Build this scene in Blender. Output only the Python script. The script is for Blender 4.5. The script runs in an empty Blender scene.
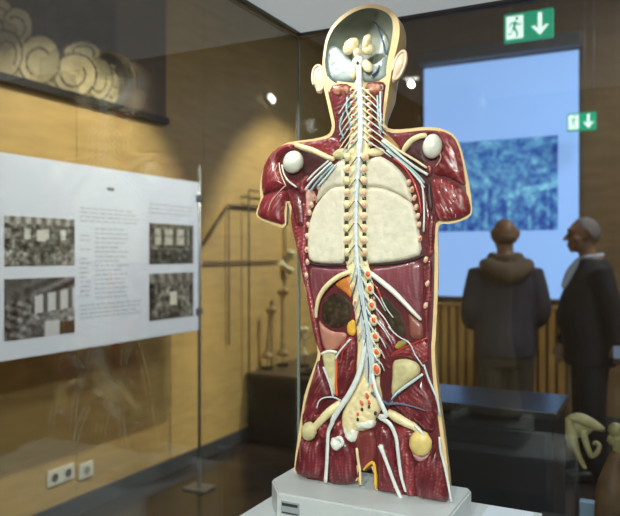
import bpy, bmesh, math, random
import numpy as np
from mathutils import Vector, Matrix, noise
from mathutils.geometry import delaunay_2d_cdt
random.seed(7); np.random.seed(7)
scn = bpy.context.scene
COL = scn.collection
# ------------------------------------------------------------------ camera, world, exposure
CAMZ = 1.5; FPX = 700.0; CX = 310.0; HY = 255.0; YAW = math.radians(27.02)
FW = Vector((-math.sin(YAW), math.cos(YAW), 0)); RT = Vector((math.cos(YAW), math.sin(YAW), 0))
cam = bpy.data.cameras.new('camera'); camo = bpy.data.objects.new('camera', cam); COL.objects.link(camo)
camo.location = (0, 0, CAMZ); camo.rotation_euler = (math.pi/2, 0, YAW)
cam.sensor_width = 36; cam.lens = FPX/620*36; cam.shift_y = -3/620; cam.clip_start = .02
cam.dof.use_dof = True; cam.dof.focus_distance = 1.46; cam.dof.aperture_fstop = 3.8
scn.camera = camo
w = bpy.data.worlds.new('world'); scn.world = w; w.use_nodes = True
w.node_tree.nodes['Background'].inputs[0].default_value = (.8, .85, 1, 1)
w.node_tree.nodes['Background'].inputs[1].default_value = .05
vs = scn.view_settings
vs.view_transform = 'Standard'; vs.look = 'None'; vs.gamma = 1; vs.use_curve_mapping = False; vs.exposure = 0.4

# lamp powers (the lamps themselves are built further down)
P_WALL = 290; P_WALL2 = 320; P_CASE = 8; P_TORSO = 275; P_FILL = 60; P_FILL_BACK = 42
P_CASEPANEL = 5

# ------------------------------------------------------------------ helpers
def lin(c):
    return tuple(((v/255)/12.92 if v/255 <= .04045 else ((v/255+.055)/1.055)**2.4) for v in c)
def ray(px, py):
    d = FW + RT*((px-CX)/FPX); d.z = (HY-py)/FPX; return d
def onY(px, py, Y):
    d = ray(px, py); p = d*(Y/d.y); return Vector((p.x, p.y, p.z+CAMZ))
def onX(px, py, X):
    d = ray(px, py); p = d*(X/d.x); return Vector((p.x, p.y, p.z+CAMZ))
def onD(px, py, D):
    p = ray(px, py)*D; return Vector((p.x, p.y, p.z+CAMZ))
def crop(ox, oy, s, pts):
    return [(ox+a/s, oy+b/s) for a, b in pts]
MATS = {}
def mat(name, rgb, rough=.5, var=0, vscale=20, rgb2=None, bump=0, bscale=60, coat=0, metal=0, emit=0, tint=None, stretch=None, spec=.5):
    if name in MATS: return MATS[name]
    m = bpy.data.materials.new(name); m.use_nodes = True; MATS[name] = m
    nt = m.node_tree; N = nt.nodes; L = nt.links; b = N['Principled BSDF']
    c = lin(rgb); b.inputs['Base Color'].default_value = (*c, 1)
    b.inputs['Roughness'].default_value = rough; b.inputs['Metallic'].default_value = metal
    b.inputs['Coat Weight'].default_value = coat; b.inputs['Coat Roughness'].default_value = .15
    b.inputs['Specular IOR Level'].default_value = spec
    co = N.new('ShaderNodeTexCoord'); src = co.outputs['Object']
    if stretch:
        mp = N.new('ShaderNodeMapping'); mp.inputs['Scale'].default_value = stretch
        L.new(src, mp.inputs[0]); src = mp.outputs[0]
    colsock = None
    if var or rgb2:
        n = N.new('ShaderNodeTexNoise'); n.inputs['Scale'].default_value = vscale; n.inputs['Detail'].default_value = 5
        L.new(src, n.inputs['Vector'])
        mx = N.new('ShaderNodeMix'); mx.data_type = 'RGBA'
        rp = N.new('ShaderNodeMapRange'); rp.inputs[1].default_value = .35; rp.inputs[2].default_value = .65
        L.new(n.outputs['Fac'], rp.inputs[0]); L.new(rp.outputs[0], mx.inputs[0])
        if rgb2: c2 = lin(rgb2); c1 = c
        else: c1 = [v*(1-var) for v in c]; c2 = [min(1, v*(1+var)) for v in c]
        mx.inputs[6].default_value = (*c1, 1); mx.inputs[7].default_value = (*c2, 1)
        colsock = mx.outputs[2]
    if tint:
        at = N.new('ShaderNodeAttribute'); at.attribute_name = 'tint'
        m2 = N.new('ShaderNodeMix'); m2.data_type = 'RGBA'
        L.new(at.outputs['Fac'], m2.inputs[0])
        if colsock: L.new(colsock, m2.inputs[6])
        else: m2.inputs[6].default_value = (*c, 1)
        m2.inputs[7].default_value = (*lin(tint), 1); colsock = m2.outputs[2]
    if colsock: L.new(colsock, b.inputs['Base Color'])
    if bump:
        n2 = N.new('ShaderNodeTexNoise'); n2.inputs['Scale'].default_value = bscale; n2.inputs['Detail'].default_value = 4
        L.new(src, n2.inputs['Vector'])
        bp = N.new('ShaderNodeBump'); bp.inputs['Strength'].default_value = bump; bp.inputs['Distance'].default_value = .01
        L.new(n2.outputs['Fac'], bp.inputs['Height']); L.new(bp.outputs[0], b.inputs['Normal'])
    if emit:
        b.inputs['Emission Color'].default_value = (*c, 1); b.inputs['Emission Strength'].default_value = emit
    return m
def print_mat(name, emit=0, rough=.5):
    m = bpy.data.materials.new(name); m.use_nodes = True; N = m.node_tree.nodes; L = m.node_tree.links
    b = N['Principled BSDF']; a = N.new('ShaderNodeAttribute'); a.attribute_name = 'ink'
    L.new(a.outputs['Color'], b.inputs['Base Color']); b.inputs['Roughness'].default_value = rough
    if emit:
        b.inputs['Base Color'].default_value = (0, 0, 0, 1)
        L.new(a.outputs['Color'], b.inputs['Emission Color']); b.inputs['Emission Strength'].default_value = emit
    return m
def glass_mat(name, tint=(.93, .96, .95), gain=1.0):
    m = bpy.data.materials.new(name); m.use_nodes = True; nt = m.node_tree; N = nt.nodes; L = nt.links
    for n in list(N): N.remove(n)
    out = N.new('ShaderNodeOutputMaterial'); mix = N.new('ShaderNodeMixShader')
    tr = N.new('ShaderNodeBsdfTransparent'); tr.inputs[0].default_value = (*tint, 1)
    gl = N.new('ShaderNodeBsdfGlossy'); gl.inputs['Roughness'].default_value = 0.0
    fr = N.new('ShaderNodeFresnel'); geo = N.new('ShaderNodeNewGeometry'); mr = N.new('ShaderNodeMapRange')
    mr.inputs[3].default_value = 1.5; mr.inputs[4].default_value = 1/1.5
    L.new(geo.outputs['Backfacing'], mr.inputs[0]); L.new(mr.outputs[0], fr.inputs[0])
    L.new(fr.outputs[0], mix.inputs[0]); L.new(tr.outputs[0], mix.inputs[1]); L.new(gl.outputs[0], mix.inputs[2])
    L.new(mix.outputs[0], out.inputs[0]); return m

def link(name, me, m=None, parent=None, kind=None, label=None, cat=None, group=None):
    o = bpy.data.objects.new(name, me); COL.objects.link(o)
    if m is not None and me is not None: me.materials.append(m)
    if parent is not None:
        o.parent = parent; o.location = -Vector(parent.get('_w', (0, 0, 0))) if parent.get('_w') else (0, 0, 0)
    if kind: o['kind'] = kind
    if label: o['label'] = label
    if cat: o['category'] = cat
    if group: o['group'] = group
    return o
ROOTS = []
def thing(name, label, cat, loc=(0, 0, 0), rz=0, group=None, keep_world=False):
    o = bpy.data.objects.new(name, None); COL.objects.link(o); o.empty_display_size = .1
    o.location = loc; o.rotation_euler = (0, 0, rz); o['label'] = label; o['category'] = cat
    if group: o['group'] = group
    if keep_world: o['_w'] = list(loc); ROOTS.append(o)
    return o
def finish(bm, name, m, parent=None, smooth=False, angle=40, **k):
    bmesh.ops.recalc_face_normals(bm, faces=bm.faces)
    me = bpy.data.meshes.new(name); bm.to_mesh(me); bm.free()
    if smooth:
        for p in me.polygons: p.use_smooth = True
        me.set_sharp_from_angle(angle=math.radians(angle))
    return link(name, me, m, parent, **k)
def box(bm, x0, x1, y0, y1, z0, z1, bevel=0):
    r = bmesh.ops.create_cube(bm, size=1)
    for v in r['verts']:
        v.co = Vector(((x0+x1)/2+v.co.x*(x1-x0), (y0+y1)/2+v.co.y*(y1-y0), (z0+z1)/2+v.co.z*(z1-z0)))
    if bevel:
        es = list({e for v in r['verts'] for e in v.link_edges})
        bmesh.ops.bevel(bm, geom=es, offset=bevel, segments=2, affect='EDGES', profile=.5)
def boxo(name, x0, x1, y0, y1, z0, z1, m, parent=None, bevel=0, **k):
    bm = bmesh.new(); box(bm, min(x0,x1), max(x0,x1), min(y0,y1), max(y0,y1), min(z0,z1), max(z0,z1), bevel)
    return finish(bm, name, m, parent, **k)
def catmull(pts, n):
    P = [np.array(p, float) for p in pts]
    if len(P) < 3: return [P[0]+(P[-1]-P[0])*i/n for i in range(n+1)]
    P = [2*P[0]-P[1]]+P+[2*P[-1]-P[-2]]; out = []
    for i in range(1, len(P)-2):
        for k in range(n):
            t = k/n
            out.append(.5*((2*P[i])+(-P[i-1]+P[i+1])*t+(2*P[i-1]-5*P[i]+4*P[i+1]-P[i+2])*t*t+(-P[i-1]+3*P[i]-3*P[i+1]+P[i+2])*t**3))
    out.append(P[-2]); return out
def tube(bm, pts, rad, segs=8, sub=4, flat=1.0, flatdir=None):
    """tapered round tube through pts; rad scalar or list; flat squashes along flatdir"""
    if not hasattr(rad, '__len__'): rad = [rad]*len(pts)
    q = catmull([(*p, r) for p, r in zip(pts, rad)], sub)
    C = [Vector(v[:3]) for v in q]; R = [max(1e-4, v[3]) for v in q]
    rings = []; up = None
    for i, c in enumerate(C):
        t = (C[min(i+1, len(C)-1)]-C[max(i-1, 0)]); t = t.normalized() if t.length > 1e-9 else Vector((0, 0, 1))
        if up is None: up = t.orthogonal().normalized()
        up = (up-t*up.dot(t)); up = up.normalized() if up.length > 1e-6 else t.orthogonal().normalized()
        s = t.cross(up)
        ring = []
        for k in range(segs):
            a = 2*math.pi*k/segs; d = (up*math.cos(a)+s*math.sin(a))*R[i]
            if flatdir is not None: d = d-flatdir*(d.dot(flatdir))*(1-flat)
            ring.append(bm.verts.new(c+d))
        rings.append(ring)
    for a, b in zip(rings, rings[1:]):
        for k in range(segs): bm.faces.new((a[k], a[(k+1) % segs], b[(k+1) % segs], b[k]))
    for ring, c, sgn in ((rings[0], C[0], -1), (rings[-1], C[-1], 1)):
        t = (C[1]-C[0]) if sgn < 0 else (C[-1]-C[-2]); t = t.normalized()*sgn
        r = R[0] if sgn < 0 else R[-1]
        v = bm.verts.new(c+t*r*.5)
        for k in range(segs): bm.faces.new((ring[k], ring[(k+1) % segs], v))
def tubeo(name, pts, rad, m, parent=None, segs=8, sub=4, flat=1, flatdir=None, **k):
    bm = bmesh.new(); tube(bm, pts, rad, segs, sub, flat, flatdir); return finish(bm, name, m, parent, smooth=True, angle=70, **k)
def ell(bm, c, r, rot=None, u=14, v=9, bumpy=0, seed=0):
    res = bmesh.ops.create_uvsphere(bm, u_segments=u, v_segments=v, radius=1)
    M = rot if rot else Matrix.Identity(3)
    for ve in res['verts']:
        p = ve.co.copy()
        if bumpy: p *= 1+bumpy*noise.noise(p*2.2+Vector((seed, seed*1.7, 0)))
        ve.co = Vector(c)+M @ Vector((p.x*r[0], p.y*r[1], p.z*r[2]))
def ello(name, c, r, m, parent=None, rot=None, u=14, v=9, bumpy=0, seed=0, **k):
    bm = bmesh.new(); ell(bm, c, r, rot, u, v, bumpy, seed); return finish(bm, name, m, parent, smooth=True, angle=80, **k)
def cyl(bm, c, r, h, segs=16, axis='Z', r2=None):
    res = bmesh.ops.create_cone(bm, cap_ends=True, segments=segs, radius1=r, radius2=r if r2 is None else r2, depth=h)
    M = {'Z': Matrix.Identity(3), 'X': Matrix.Rotation(math.pi/2, 3, 'Y'), 'Y': Matrix.Rotation(math.pi/2, 3, 'X')}[axis]
    for v in res['verts']: v.co = Vector(c)+M @ v.co
def prism(bm, poly, y0, y1):
    """poly in (x,z), extruded y0..y1"""
    a = [bm.verts.new((x, y0, z)) for x, z in poly]; b = [bm.verts.new((x, y1, z)) for x, z in poly]
    bm.faces.new(a); bm.faces.new(b[::-1]); n = len(a)
    for i in range(n): bm.faces.new((a[i], b[i], b[(i+1) % n], a[(i+1) % n]))
def print_panel(name, O, U, V, nx, ny, fn, m, parent=None, **k):
    """flat print: grid from O along U (right) and V (down); fn(u,v)->sRGB 0..255"""
    O, U, V = Vector(O), Vector(U), Vector(V)
    vv = [O+U*(i/nx)+V*(j/ny) for j in range(ny+1) for i in range(nx+1)]
    ff = [(j*(nx+1)+i, j*(nx+1)+i+1, (j+1)*(nx+1)+i+1, (j+1)*(nx+1)+i) for j in range(ny) for i in range(nx)]
    me = bpy.data.meshes.new(name); me.from_pydata(vv, [], ff)
    at = me.color_attributes.new('ink', 'FLOAT_COLOR', 'POINT')
    for idx in range(len(vv)):
        i, j = idx % (nx+1), idx//(nx+1); c = lin([max(0, min(255, t)) for t in fn(i/nx, j/ny)])
        at.data[idx].color = (*c, 1)
    return link(name, me, m, parent, **k)

# ---- relief patches -------------------------------------------------
def chaikin(p, n=1):
    p = [np.array(v, float) for v in p]
    for _ in range(n):
        q = []
        for i in range(len(p)):
            a, b = p[i], p[(i+1) % len(p)]; q += [a*.75+b*.25, a*.25+b*.75]
        p = q
    return p
def resample(p, step):
    out = []
    for i in range(len(p)):
        a, b = p[i], p[(i+1) % len(p)]; n = max(1, int(round(np.linalg.norm(b-a)/step)))
        out += [a+(b-a)*k/n for k in range(n)]
    return np.array(out)
def pdist(P, poly):
    A = poly; B = np.roll(poly, -1, axis=0); D = B-A; L2 = (D**2).sum(1)+1e-15
    t = np.clip(((P[:, None]-A[None])*D[None]).sum(2)/L2, 0, 1)
    return np.sqrt((((A[None]+D[None]*t[..., None])-P[:, None])**2).sum(2)).min(1)
def inside(P, poly):
    c = np.zeros(len(P), bool); x, y = P[:, 0], P[:, 1]; n = len(poly)
    for i in range(n):
        x1, y1 = poly[i]; x2, y2 = poly[(i+1) % n]
        if y1 == y2: continue
        k = ((y1 > y) != (y2 > y)) & (x < (x2-x1)*(y-y1)/(y2-y1)+x1); c ^= k
    return c
def fill(poly, res, rings=(), hole=None):
    b = resample(poly, res); lo, hi = b.min(0), b.max(0); pts = []
    j = 0; y = lo[1]
    while y < hi[1]:
        xs = np.arange(lo[0]+(res/2 if j % 2 else 0), hi[0], res); pts.append(np.stack([xs, np.full_like(xs, y)], 1)); y += res*.866; j += 1
    P = np.concatenate(pts); P = P[inside(P, b)]
    d = pdist(P, b) if len(P) else np.zeros(0)
    keep = d > res*.55
    for r in rings: keep &= abs(d-r) > res*.5
    P = P[keep]; extra = []
    for r in rings:
        T = np.roll(b, -1, 0)-np.roll(b, 1, 0); T /= np.linalg.norm(T, axis=1)[:, None]+1e-12
        for s in (1, -1):
            Q = b+np.stack([-T[:, 1], T[:, 0]], 1)*s*r; Q = Q[inside(Q, b)]
            if len(Q): extra.append(Q[pdist(Q, b) > r*.97])
    ed = []
    if hole is not None:
        h = resample(hole, res); P = P[pdist(P, h) > res*.5]; nb = len(b); ed = [(nb+i, nb+(i+1) % len(h)) for i in range(len(h))]; allp = np.concatenate([b, h, P]+extra)
    else: allp = np.concatenate([b, P]+extra)
    vc = [Vector(p) for p in allp]; nb = len(b)
    V, E, F, *_ = delaunay_2d_cdt(vc, ed, [list(range(nb))], 1, 1e-7)
    V = np.array([tuple(v) for v in V]); return V, [tuple(f) for f in F], pdist(V, b)
def relief(name, px, m, parent, y0=None, bulge=.008, R=.015, thick=.012, res=.0035, fib=None, smooth=1, rough=0, tintamt=1, sag=None, seed=1, zmin=None, **k):
    """a solid patch whose outline is given in photo pixels on the model's cut plane, swollen towards the viewer"""
    y0 = YT if y0 is None else y0
    poly = np.array([(lambda p: (p.x, p.z))(onY(a, b, y0)) for a, b in px])
    if zmin: poly[:, 1] = np.maximum(poly[:, 1], zmin)
    poly = np.array(chaikin(poly, smooth))
    V, F, d = fill(poly, res)
    t = np.clip(d/R, 0, 1); prof = np.sqrt(1-(1-t)**2); dep = bulge*prof; tint = np.zeros(len(V))
    if fib:
        ang, per, amp = fib; ca, sa = math.cos(math.radians(ang)), math.sin(math.radians(ang))
        for i, (x, z) in enumerate(V):
            al = x*ca+z*sa; ac = -x*sa+z*ca
            wob = noise.noise(Vector((al*22, ac*22, seed)))*per*1.6
            s = math.sin((ac+wob)*2*math.pi/per); s2 = noise.noise(Vector((ac/per*1.3+seed, al*25, seed*2.)))
            dep[i] += 1.35*amp*(s*.6+s2*.8)*min(1, t[i]*1.5); tint[i] = max(0, min(1, (.5*s+s2*1.1)*.9-.25))*tintamt
    if rough:
        for i, (x, z) in enumerate(V):
            s = noise.noise(Vector((x*90, z*90, seed)))+.5*noise.noise(Vector((x*220, z*220, seed)))
            dep[i] += rough*s*t[i]; tint[i] = max(0, min(1, -s*.8))*tintamt
    n = len(V); vv = [(V[i][0], y0-dep[i], V[i][1]) for i in range(n)]
    from collections import Counter
    ec = Counter(); 
    for f in F:
        for a, b in zip(f, f[1:]+f[:1]): ec[(min(a, b), max(a, b))] += 1
    be = [e for e, c in ec.items() if c == 1]; mp = {}
    for e in be:
        for a in e:
            if a not in mp: mp[a] = len(vv); vv.append((V[a][0], y0+thick, V[a][1]))
    ff = list(F)+[(a, b, mp[b], mp[a]) for a, b in be]
    me = bpy.data.meshes.new(name); me.from_pydata(vv, [], ff)
    at = me.attributes.new('tint', 'FLOAT', 'POINT'); arr = np.zeros(len(vv), np.float32); arr[:n] = tint; at.data.foreach_set('value', arr)
    bm = bmesh.new(); bm.from_mesh(me); bmesh.ops.recalc_face_normals(bm, faces=bm.faces)
    fs = max(bm.faces, key=lambda f: abs(f.normal.y))
    if fs.normal.y > 0: bmesh.ops.reverse_faces(bm, faces=bm.faces)
    bm.to_mesh(me); bm.free()
    for p in me.polygons: p.use_smooth = True
    me.set_sharp_from_angle(angle=math.radians(65))
    return link(name, me, m, parent, **k)

# ------------------------------------------------------------------ room shell
XW, XR, YB, YF, ZC = -3.05, 3.2, 6.6, -3.2, 3.9
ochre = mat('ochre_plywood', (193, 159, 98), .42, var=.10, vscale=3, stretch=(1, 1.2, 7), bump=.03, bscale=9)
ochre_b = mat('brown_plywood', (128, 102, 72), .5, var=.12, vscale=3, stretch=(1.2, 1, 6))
ceilm = mat('ceiling_paint', (150, 148, 145), .8, var=.03)
floorm = mat('dark_floor', (52, 42, 36), .22, var=.25, vscale=4, bump=.02, bscale=40)
seam = mat('joint_dark', (90, 70, 40), .8)
boxo('floor', XW-.1, XR+.1, YF-.1, YB+.1, -.1, 0, floorm, kind='structure')
boxo('ceiling', XW-.1, XR+.1, YF-.1, YB+.1, ZC, ZC+.1, ceilm, kind='structure')
wl = boxo('wall_left', XW-.12, XW-.012, YF-.1, YB+.1, 0, ZC, seam, kind='structure')
wb = boxo('wall_back', XW, XR, YB+.012, YB+.12, 0, ZC, seam, kind='structure')
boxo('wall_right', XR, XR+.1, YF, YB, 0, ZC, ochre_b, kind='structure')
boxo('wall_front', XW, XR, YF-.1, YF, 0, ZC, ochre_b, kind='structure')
y = YF
ys = [-3.2, -2.0, -.75, .5, 1.75, 3.0, 4.25, 5.45, 6.6]
for a, b in zip(ys, ys[1:]):
    boxo('wall_panel', XW-.02, XW, a+.0015, b-.0015, 0, ZC, ochre, wl)
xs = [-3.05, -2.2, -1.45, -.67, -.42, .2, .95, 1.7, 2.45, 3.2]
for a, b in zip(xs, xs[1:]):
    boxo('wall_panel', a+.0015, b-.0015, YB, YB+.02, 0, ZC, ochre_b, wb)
basem = mat('baseboard_grey', (70, 70, 72), .4)
boxo('baseboard_left', XW, XW+.018, YF, YB, 0, .10, basem, bevel=.003, kind='structure')
boxo('baseboard_back', XW+.018, XR, YB-.018, YB, 0, .10, basem, bevel=.003, kind='structure')

# ------------------------------------------------------------------ lamps of the room; torso spots and fill panels are added
blackm = mat('black_metal', (28, 28, 30), .4, metal=.3)
whiteplastic = mat('white_plastic', (225, 226, 224), .4)
ledm = mat('led_glow', (255, 246, 230), .5, emit=14)
def track_spot(label, loc, target, power, half, blend, color, size=.03, group='ceiling track spots'):
    t = thing('track_spot', label, 'lamp', loc, group=group)
    d = (Vector(target)-Vector(loc)).normalized(); q = d.to_track_quat('-Z', 'Y')
    bm = bmesh.new(); cyl(bm, (0, 0, 0), .035, .12, 20)
    for v in bm.verts: v.co = q @ (v.co+Vector((0, 0, .075)))
    finish(bm, 'housing', blackm, t, smooth=True)
    bm = bmesh.new(); cyl(bm, (0, 0, 0), .028, .006, 20)
    for v in bm.verts: v.co = q @ (v.co+Vector((0, 0, .012)))
    finish(bm, 'lens', ledm, t)
    top = q @ Vector((0, 0, .1))
    tubeo('stem', [top, Vector((top.x, top.y, ZC-loc[2]-.001))], .008, blackm, t)
    ld = bpy.data.lights.new('spot_light', 'SPOT'); ld.energy = power; ld.spot_size = 2*half; ld.spot_blend = blend; ld.color = color; ld.shadow_soft_size = size
    lo = bpy.data.objects.new('spot_light', ld); COL.objects.link(lo); lo.parent = t; lo.rotation_euler = q.to_euler()
WARM = (1, .90, .76)
track_spot('black ceiling spot lighting the wall behind the white poster', (-1.20, 3.0, 3.62), (-3.05, 3.0, 1.25), P_WALL, math.radians(27), .5, WARM)
track_spot('black ceiling spot lighting the wall above the mounted bones', (-1.20, 5.35, 3.62), (-3.05, 5.35, 1.25), P_WALL2, math.radians(27), .5, WARM)
track_spot('black ceiling spot lighting the near end of the left wall', (-1.20, 0.8, 3.62), (-3.05, 0.8, 1.25), P_WALL*.7, math.radians(27), .5, WARM)
track_spot('added unseen ceiling spot aimed at the torso from the right', (.9, -1.9, 2.62), (-.55, 1.36, 1.45), P_TORSO, math.radians(11.5), .5, (1, .96, .90), .06, 'spots aimed at the torso')  # unseen spots added to brighten the torso from the viewer's side
track_spot('added unseen ceiling spot aimed at the torso from straight behind the viewer', (-.02, -2.2, 2.62), (-.58, 1.36, 1.45), P_TORSO*1.2, math.radians(11.5), .5, (1, .96, .90), .06, 'spots aimed at the torso')
def fill_panel(label, x, y, power):  # unseen panels added as general fill light
    t = thing('fill_lamp', label, 'lamp', (x, y, ZC))
    bm = bmesh.new(); box(bm, -.32, .32, -.32, .32, -.05, -.0005, .006); finish(bm, 'housing', whiteplastic, t)
    bm = bmesh.new(); box(bm, -.28, .28, -.28, .28, -.054, -.0505); finish(bm, 'diffuser', mat('dim_diffuser', (235, 235, 240), .6, emit=.6), t)
    ld = bpy.data.lights.new('fill_light', 'AREA'); ld.size = .55; ld.energy = power; ld.color = (.96, .96, 1)
    lo = bpy.data.objects.new('fill_light', ld); COL.objects.link(lo); lo.parent = t; lo.location = (0, 0, -.06)
fill_panel('added square fill lamp over the entrance side of the room', .6, -1.6, P_FILL)
fill_panel('added square fill lamp near the right wall', 1.9, 2.6, P_FILL)
fill_panel('added square fill lamp before the blue screen', .6, 5.0, P_FILL_BACK)

# ------------------------------------------------------------------ wall chart top left
chart = thing('wall_chart', 'dark framed anatomical wall chart with cream coils, high on the left wall', 'picture', (XW, 2.9, 2.4), keep_world=True)
chy0 = 1.9; b_r = onX(168, 122, XW+.03); c_r = onX(120, 100, XW+.03)
zb = 2.43
boxo('backing', XW+.002, XW+.022, chy0, b_r.y-.01, zb, 3.55, mat('chart_board', (104, 88, 70), .5, var=.08, vscale=6), chart)
coils = [(20, 185, 50, 75), (138, 205, 62, 78), (62, 90, 45, 60), (262, 258, 62, 68), (345, 270, 38, 66), (285, 185, 55, 40), (-40, 150, 60, 90), (385, 300, 26, 60), (200, 262, 30, 40), (5, 60, 40, 60)]
def chart_ink(u, v):
    Y = chy0+u*(c_r.y-chy0); z = 3.5-v*(3.5-zb)
    p = Vector((XW+.03, Y, z-CAMZ)); d = p.dot(FW); px = CX+p.dot(RT)/d*FPX; py = HY-p.z/d*FPX
    cx, cy = px*3.444, py*3.444
    n = noise.noise(Vector((cx*.02, cy*.02, 1)))+.6*noise.noise(Vector((cx*.06, cy*.06, 4)))
    col = np.array((62, 52, 46))+n*26; best = None
    for a, b, ra, rb in coils:
        q = math.hypot((cx-a)/(ra*1.22), (cy-b)/(rb*1.12))
        if q < 1:
            th = math.atan2((cy-b)/rb, (cx-a)/ra); sp = (q*2.1+th/(2*math.pi)) % 1
            base = np.array((182, 164, 122))+n*22
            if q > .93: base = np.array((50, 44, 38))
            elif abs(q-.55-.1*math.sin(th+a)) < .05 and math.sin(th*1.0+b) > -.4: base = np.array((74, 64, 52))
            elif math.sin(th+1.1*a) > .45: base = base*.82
            return base
    if cy > 190+.08*cx and cx < 400: col = np.array((150, 132, 98))+n*30
    if cx > 400: col = np.array((88, 78, 66))
    return col
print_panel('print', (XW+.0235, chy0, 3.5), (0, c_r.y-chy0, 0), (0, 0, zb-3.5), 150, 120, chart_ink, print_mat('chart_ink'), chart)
boxo('bottom_bar', XW+.002, XW+.045, chy0-.03, b_r.y, zb-.045, zb, mat('black_wood', (24, 21, 20), .35), chart, bevel=.004)
boxo('top_bar', XW+.002, XW+.045, chy0-.03, b_r.y, 3.55, 3.595, MATS['black_wood'], chart, bevel=.004)

# ------------------------------------------------------------------ poster on two posts
XP = -2.67
pz1 = onX(0, 152, XP).z; pz0 = onX(0, 362, XP).z; pr = onX(198.5, 200, XP).y; pl = 1.75
poster = thing('poster_panel', 'white text and photo panel clamped to a thin steel post', 'poster', (XP, (pl+pr)/2, 0), keep_world=True)
paper = mat('poster_white', (222, 228, 246), .38, var=.01)
boxo('board', XP-.012, XP, pl, pr, pz0, pz1, paper, poster, bevel=.002)
steel = mat('brushed_steel', (150, 152, 155), .35, metal=.8)
for yy in (pr+.018, pl-.018):
    pst = tubeo('post', [(XP-.006, yy, .012), (XP-.006, yy, pz1+.11)], .011, steel, poster, segs=12, sub=1)
    boxo('foot_plate', XP-.09, XP+.08, yy-.07, yy+.07, .001, .012, steel, poster, bevel=.002)
    for zz in (pz1-.1, pz0+.12):
        s = -1 if yy > pr else 1
        boxo('clip', XP-.018, XP+.01, yy-.014, yy+s*.045 if s > 0 else yy+.014, zz-.02, zz+.02, mat('grey_clip', (95, 95, 98), .4), poster, bevel=.002) if s > 0 else boxo('clip', XP-.018, XP+.01, yy-.045, yy+.014, zz-.02, zz+.02, mat('grey_clip', (95, 95, 98), .4), poster, bevel=.002)
pm = print_mat('photo_ink', rough=.3)
def grain(u, v, sc, sd): return noise.noise(Vector((u*sc*1.4, v*sc, sd)))
def hall1(u, v):
    n = grain(u, v, 9, 1)+.8*grain(u, v, 22, 2); x = abs(u-.5)
    if v < .14: k = 150+45*math.sin(u*44)+40*n
    elif v < .5:
        k = 108+70*n; 
        if .24 < v < .46 and math.sin(u*24+.6) > .5: k = 205+40*n
        if x < .06 and v > .26: k = 215
        if x > .42: k -= 50
    else: k = 92+120*n*(.5+x)+60*(v > .62+.4*(.5-x))*(.3+x)
    return (k, k, k*.97)
def hall2(u, v):
    n = grain(u, v, 8, 5)+.7*grain(u, v, 20, 6)
    if v < .38-.2*u: k = 86+55*math.sin((v+u*.5)*30)*u+30*n
    elif .40 < u and v < .64-.1*u and v > .36-.16*u: k = 205 if math.sin((u-.42)*34) > -.35 else 92
    elif u > .76 and v > .78: k = 56; return (k+14, k+4, k-14)
    elif u > .55 and v > .74 and u < .76: k = 205
    else: k = 84+60*u+75*n+30*math.sin((v-u*.45)*46)*(1-u)
    return (k, k, k*1.03)
def hall3(u, v):
    n = grain(u, v, 8, 9)+.7*grain(u, v, 20, 10)
    if .12 < v < .52 and .12 < u < .9: k = (188 if math.sin((u-.1)*24) > -.45 else 96)+30*n-50*(abs(v-.3) < .02)
    elif v < .12: k = 104+30*n
    else: k = 74+75*n+40*(abs(v-.62) < .03)
    return (k*1.02, k, k*.93)
def hall4(u, v):
    n = grain(u, v, 8, 13)+.8*grain(u, v, 20, 14); x = u-.53
    if abs(x) < .08 and .42 < v < .7: k = 220
    elif v < .2: k = 120+26*math.sin(u*30)+40*n
    else: k = 88+80*n+70*max(0, .25-abs(abs(x)-.12-.5*max(0, v-.3)))*2.2-40*(abs(x) > .42)
    return (k, k*.98, k*.93)
def photo(name, x0, x1, ya, yb, yc, yd, fn, lab):
    # pixel corners -> (Y,z) rectangle on the poster
    Y0 = onX(x0, 255, XP).y; Y1 = onX(x1, 255, XP).y
    z1 = (onX(x0, ya, XP).z+onX(x1, yb, XP).z)/2; z0 = (onX(x0, yc, XP).z+onX(x1, yd, XP).z)/2
    o = print_panel('photo_print', (XP+.0015, Y0, z1), (0, Y1-Y0, 0), (0, 0, z0-z1), 70, 52, fn, pm, poster); o['label'] = lab
photo('a', 4, 74.5, 216, 219, 267, 265, hall1, 'black and white photo of a crowded lecture hall')
photo('b', 4, 74.5, 279, 277, 340, 334, hall2, 'black and white photo of benches below bright windows')
photo('c', 149, 193, 223, 225.5, 264.5, 263.5, hall3, 'dark photo of a hall with three tall windows')
photo('d', 149, 193, 274, 272, 321, 316, hall4, 'dark photo of a steep lecture theatre')
def text_block(name, x0, x1, ztop, zbot, n, ink, indent=0, hgt=.35):
    bm = bmesh.new(); Y0 = onX(x0, 255, XP).y; Y1 = onX(x1, 255, XP).y; zt = onX(x0, ztop, XP).z; zbm = onX(x0, zbot, XP).z; st = (zt-zbm)/n
    for i in range(n):
        yy = Y0+indent; end = Y1-(random.random()*.12 if random.random() < .4 else 0); z = zt-i*st
        while yy < end-.02:
            wl_ = .02+random.random()*.05; e = min(yy+wl_, end)
            box(bm, XP, XP+.0008, yy, e, z-st*hgt, z); yy = e+.01
    return finish(bm, name, mat(ink, {'ink_grey': (188, 193, 206), 'ink_dark': (90, 92, 98)}[ink], .5), poster, kind='stuff')
text_block('title_line', 107, 119, 187.5, 191, 1, 'ink_dark', hgt=.8)
text_block('text_block', 80, 140, 207, 224, 4, 'ink_grey')
text_block('text_block', 80, 90, 230, 300, 15, 'ink_grey', hgt=.3)
text_block('text_block', 95, 128, 228, 302, 16, 'ink_grey', hgt=.3)
text_block('text_block', 80, 140, 305, 322, 4, 'ink_grey')
text_block('text_block', 149, 193, 203, 216, 3, 'ink_grey')

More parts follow.
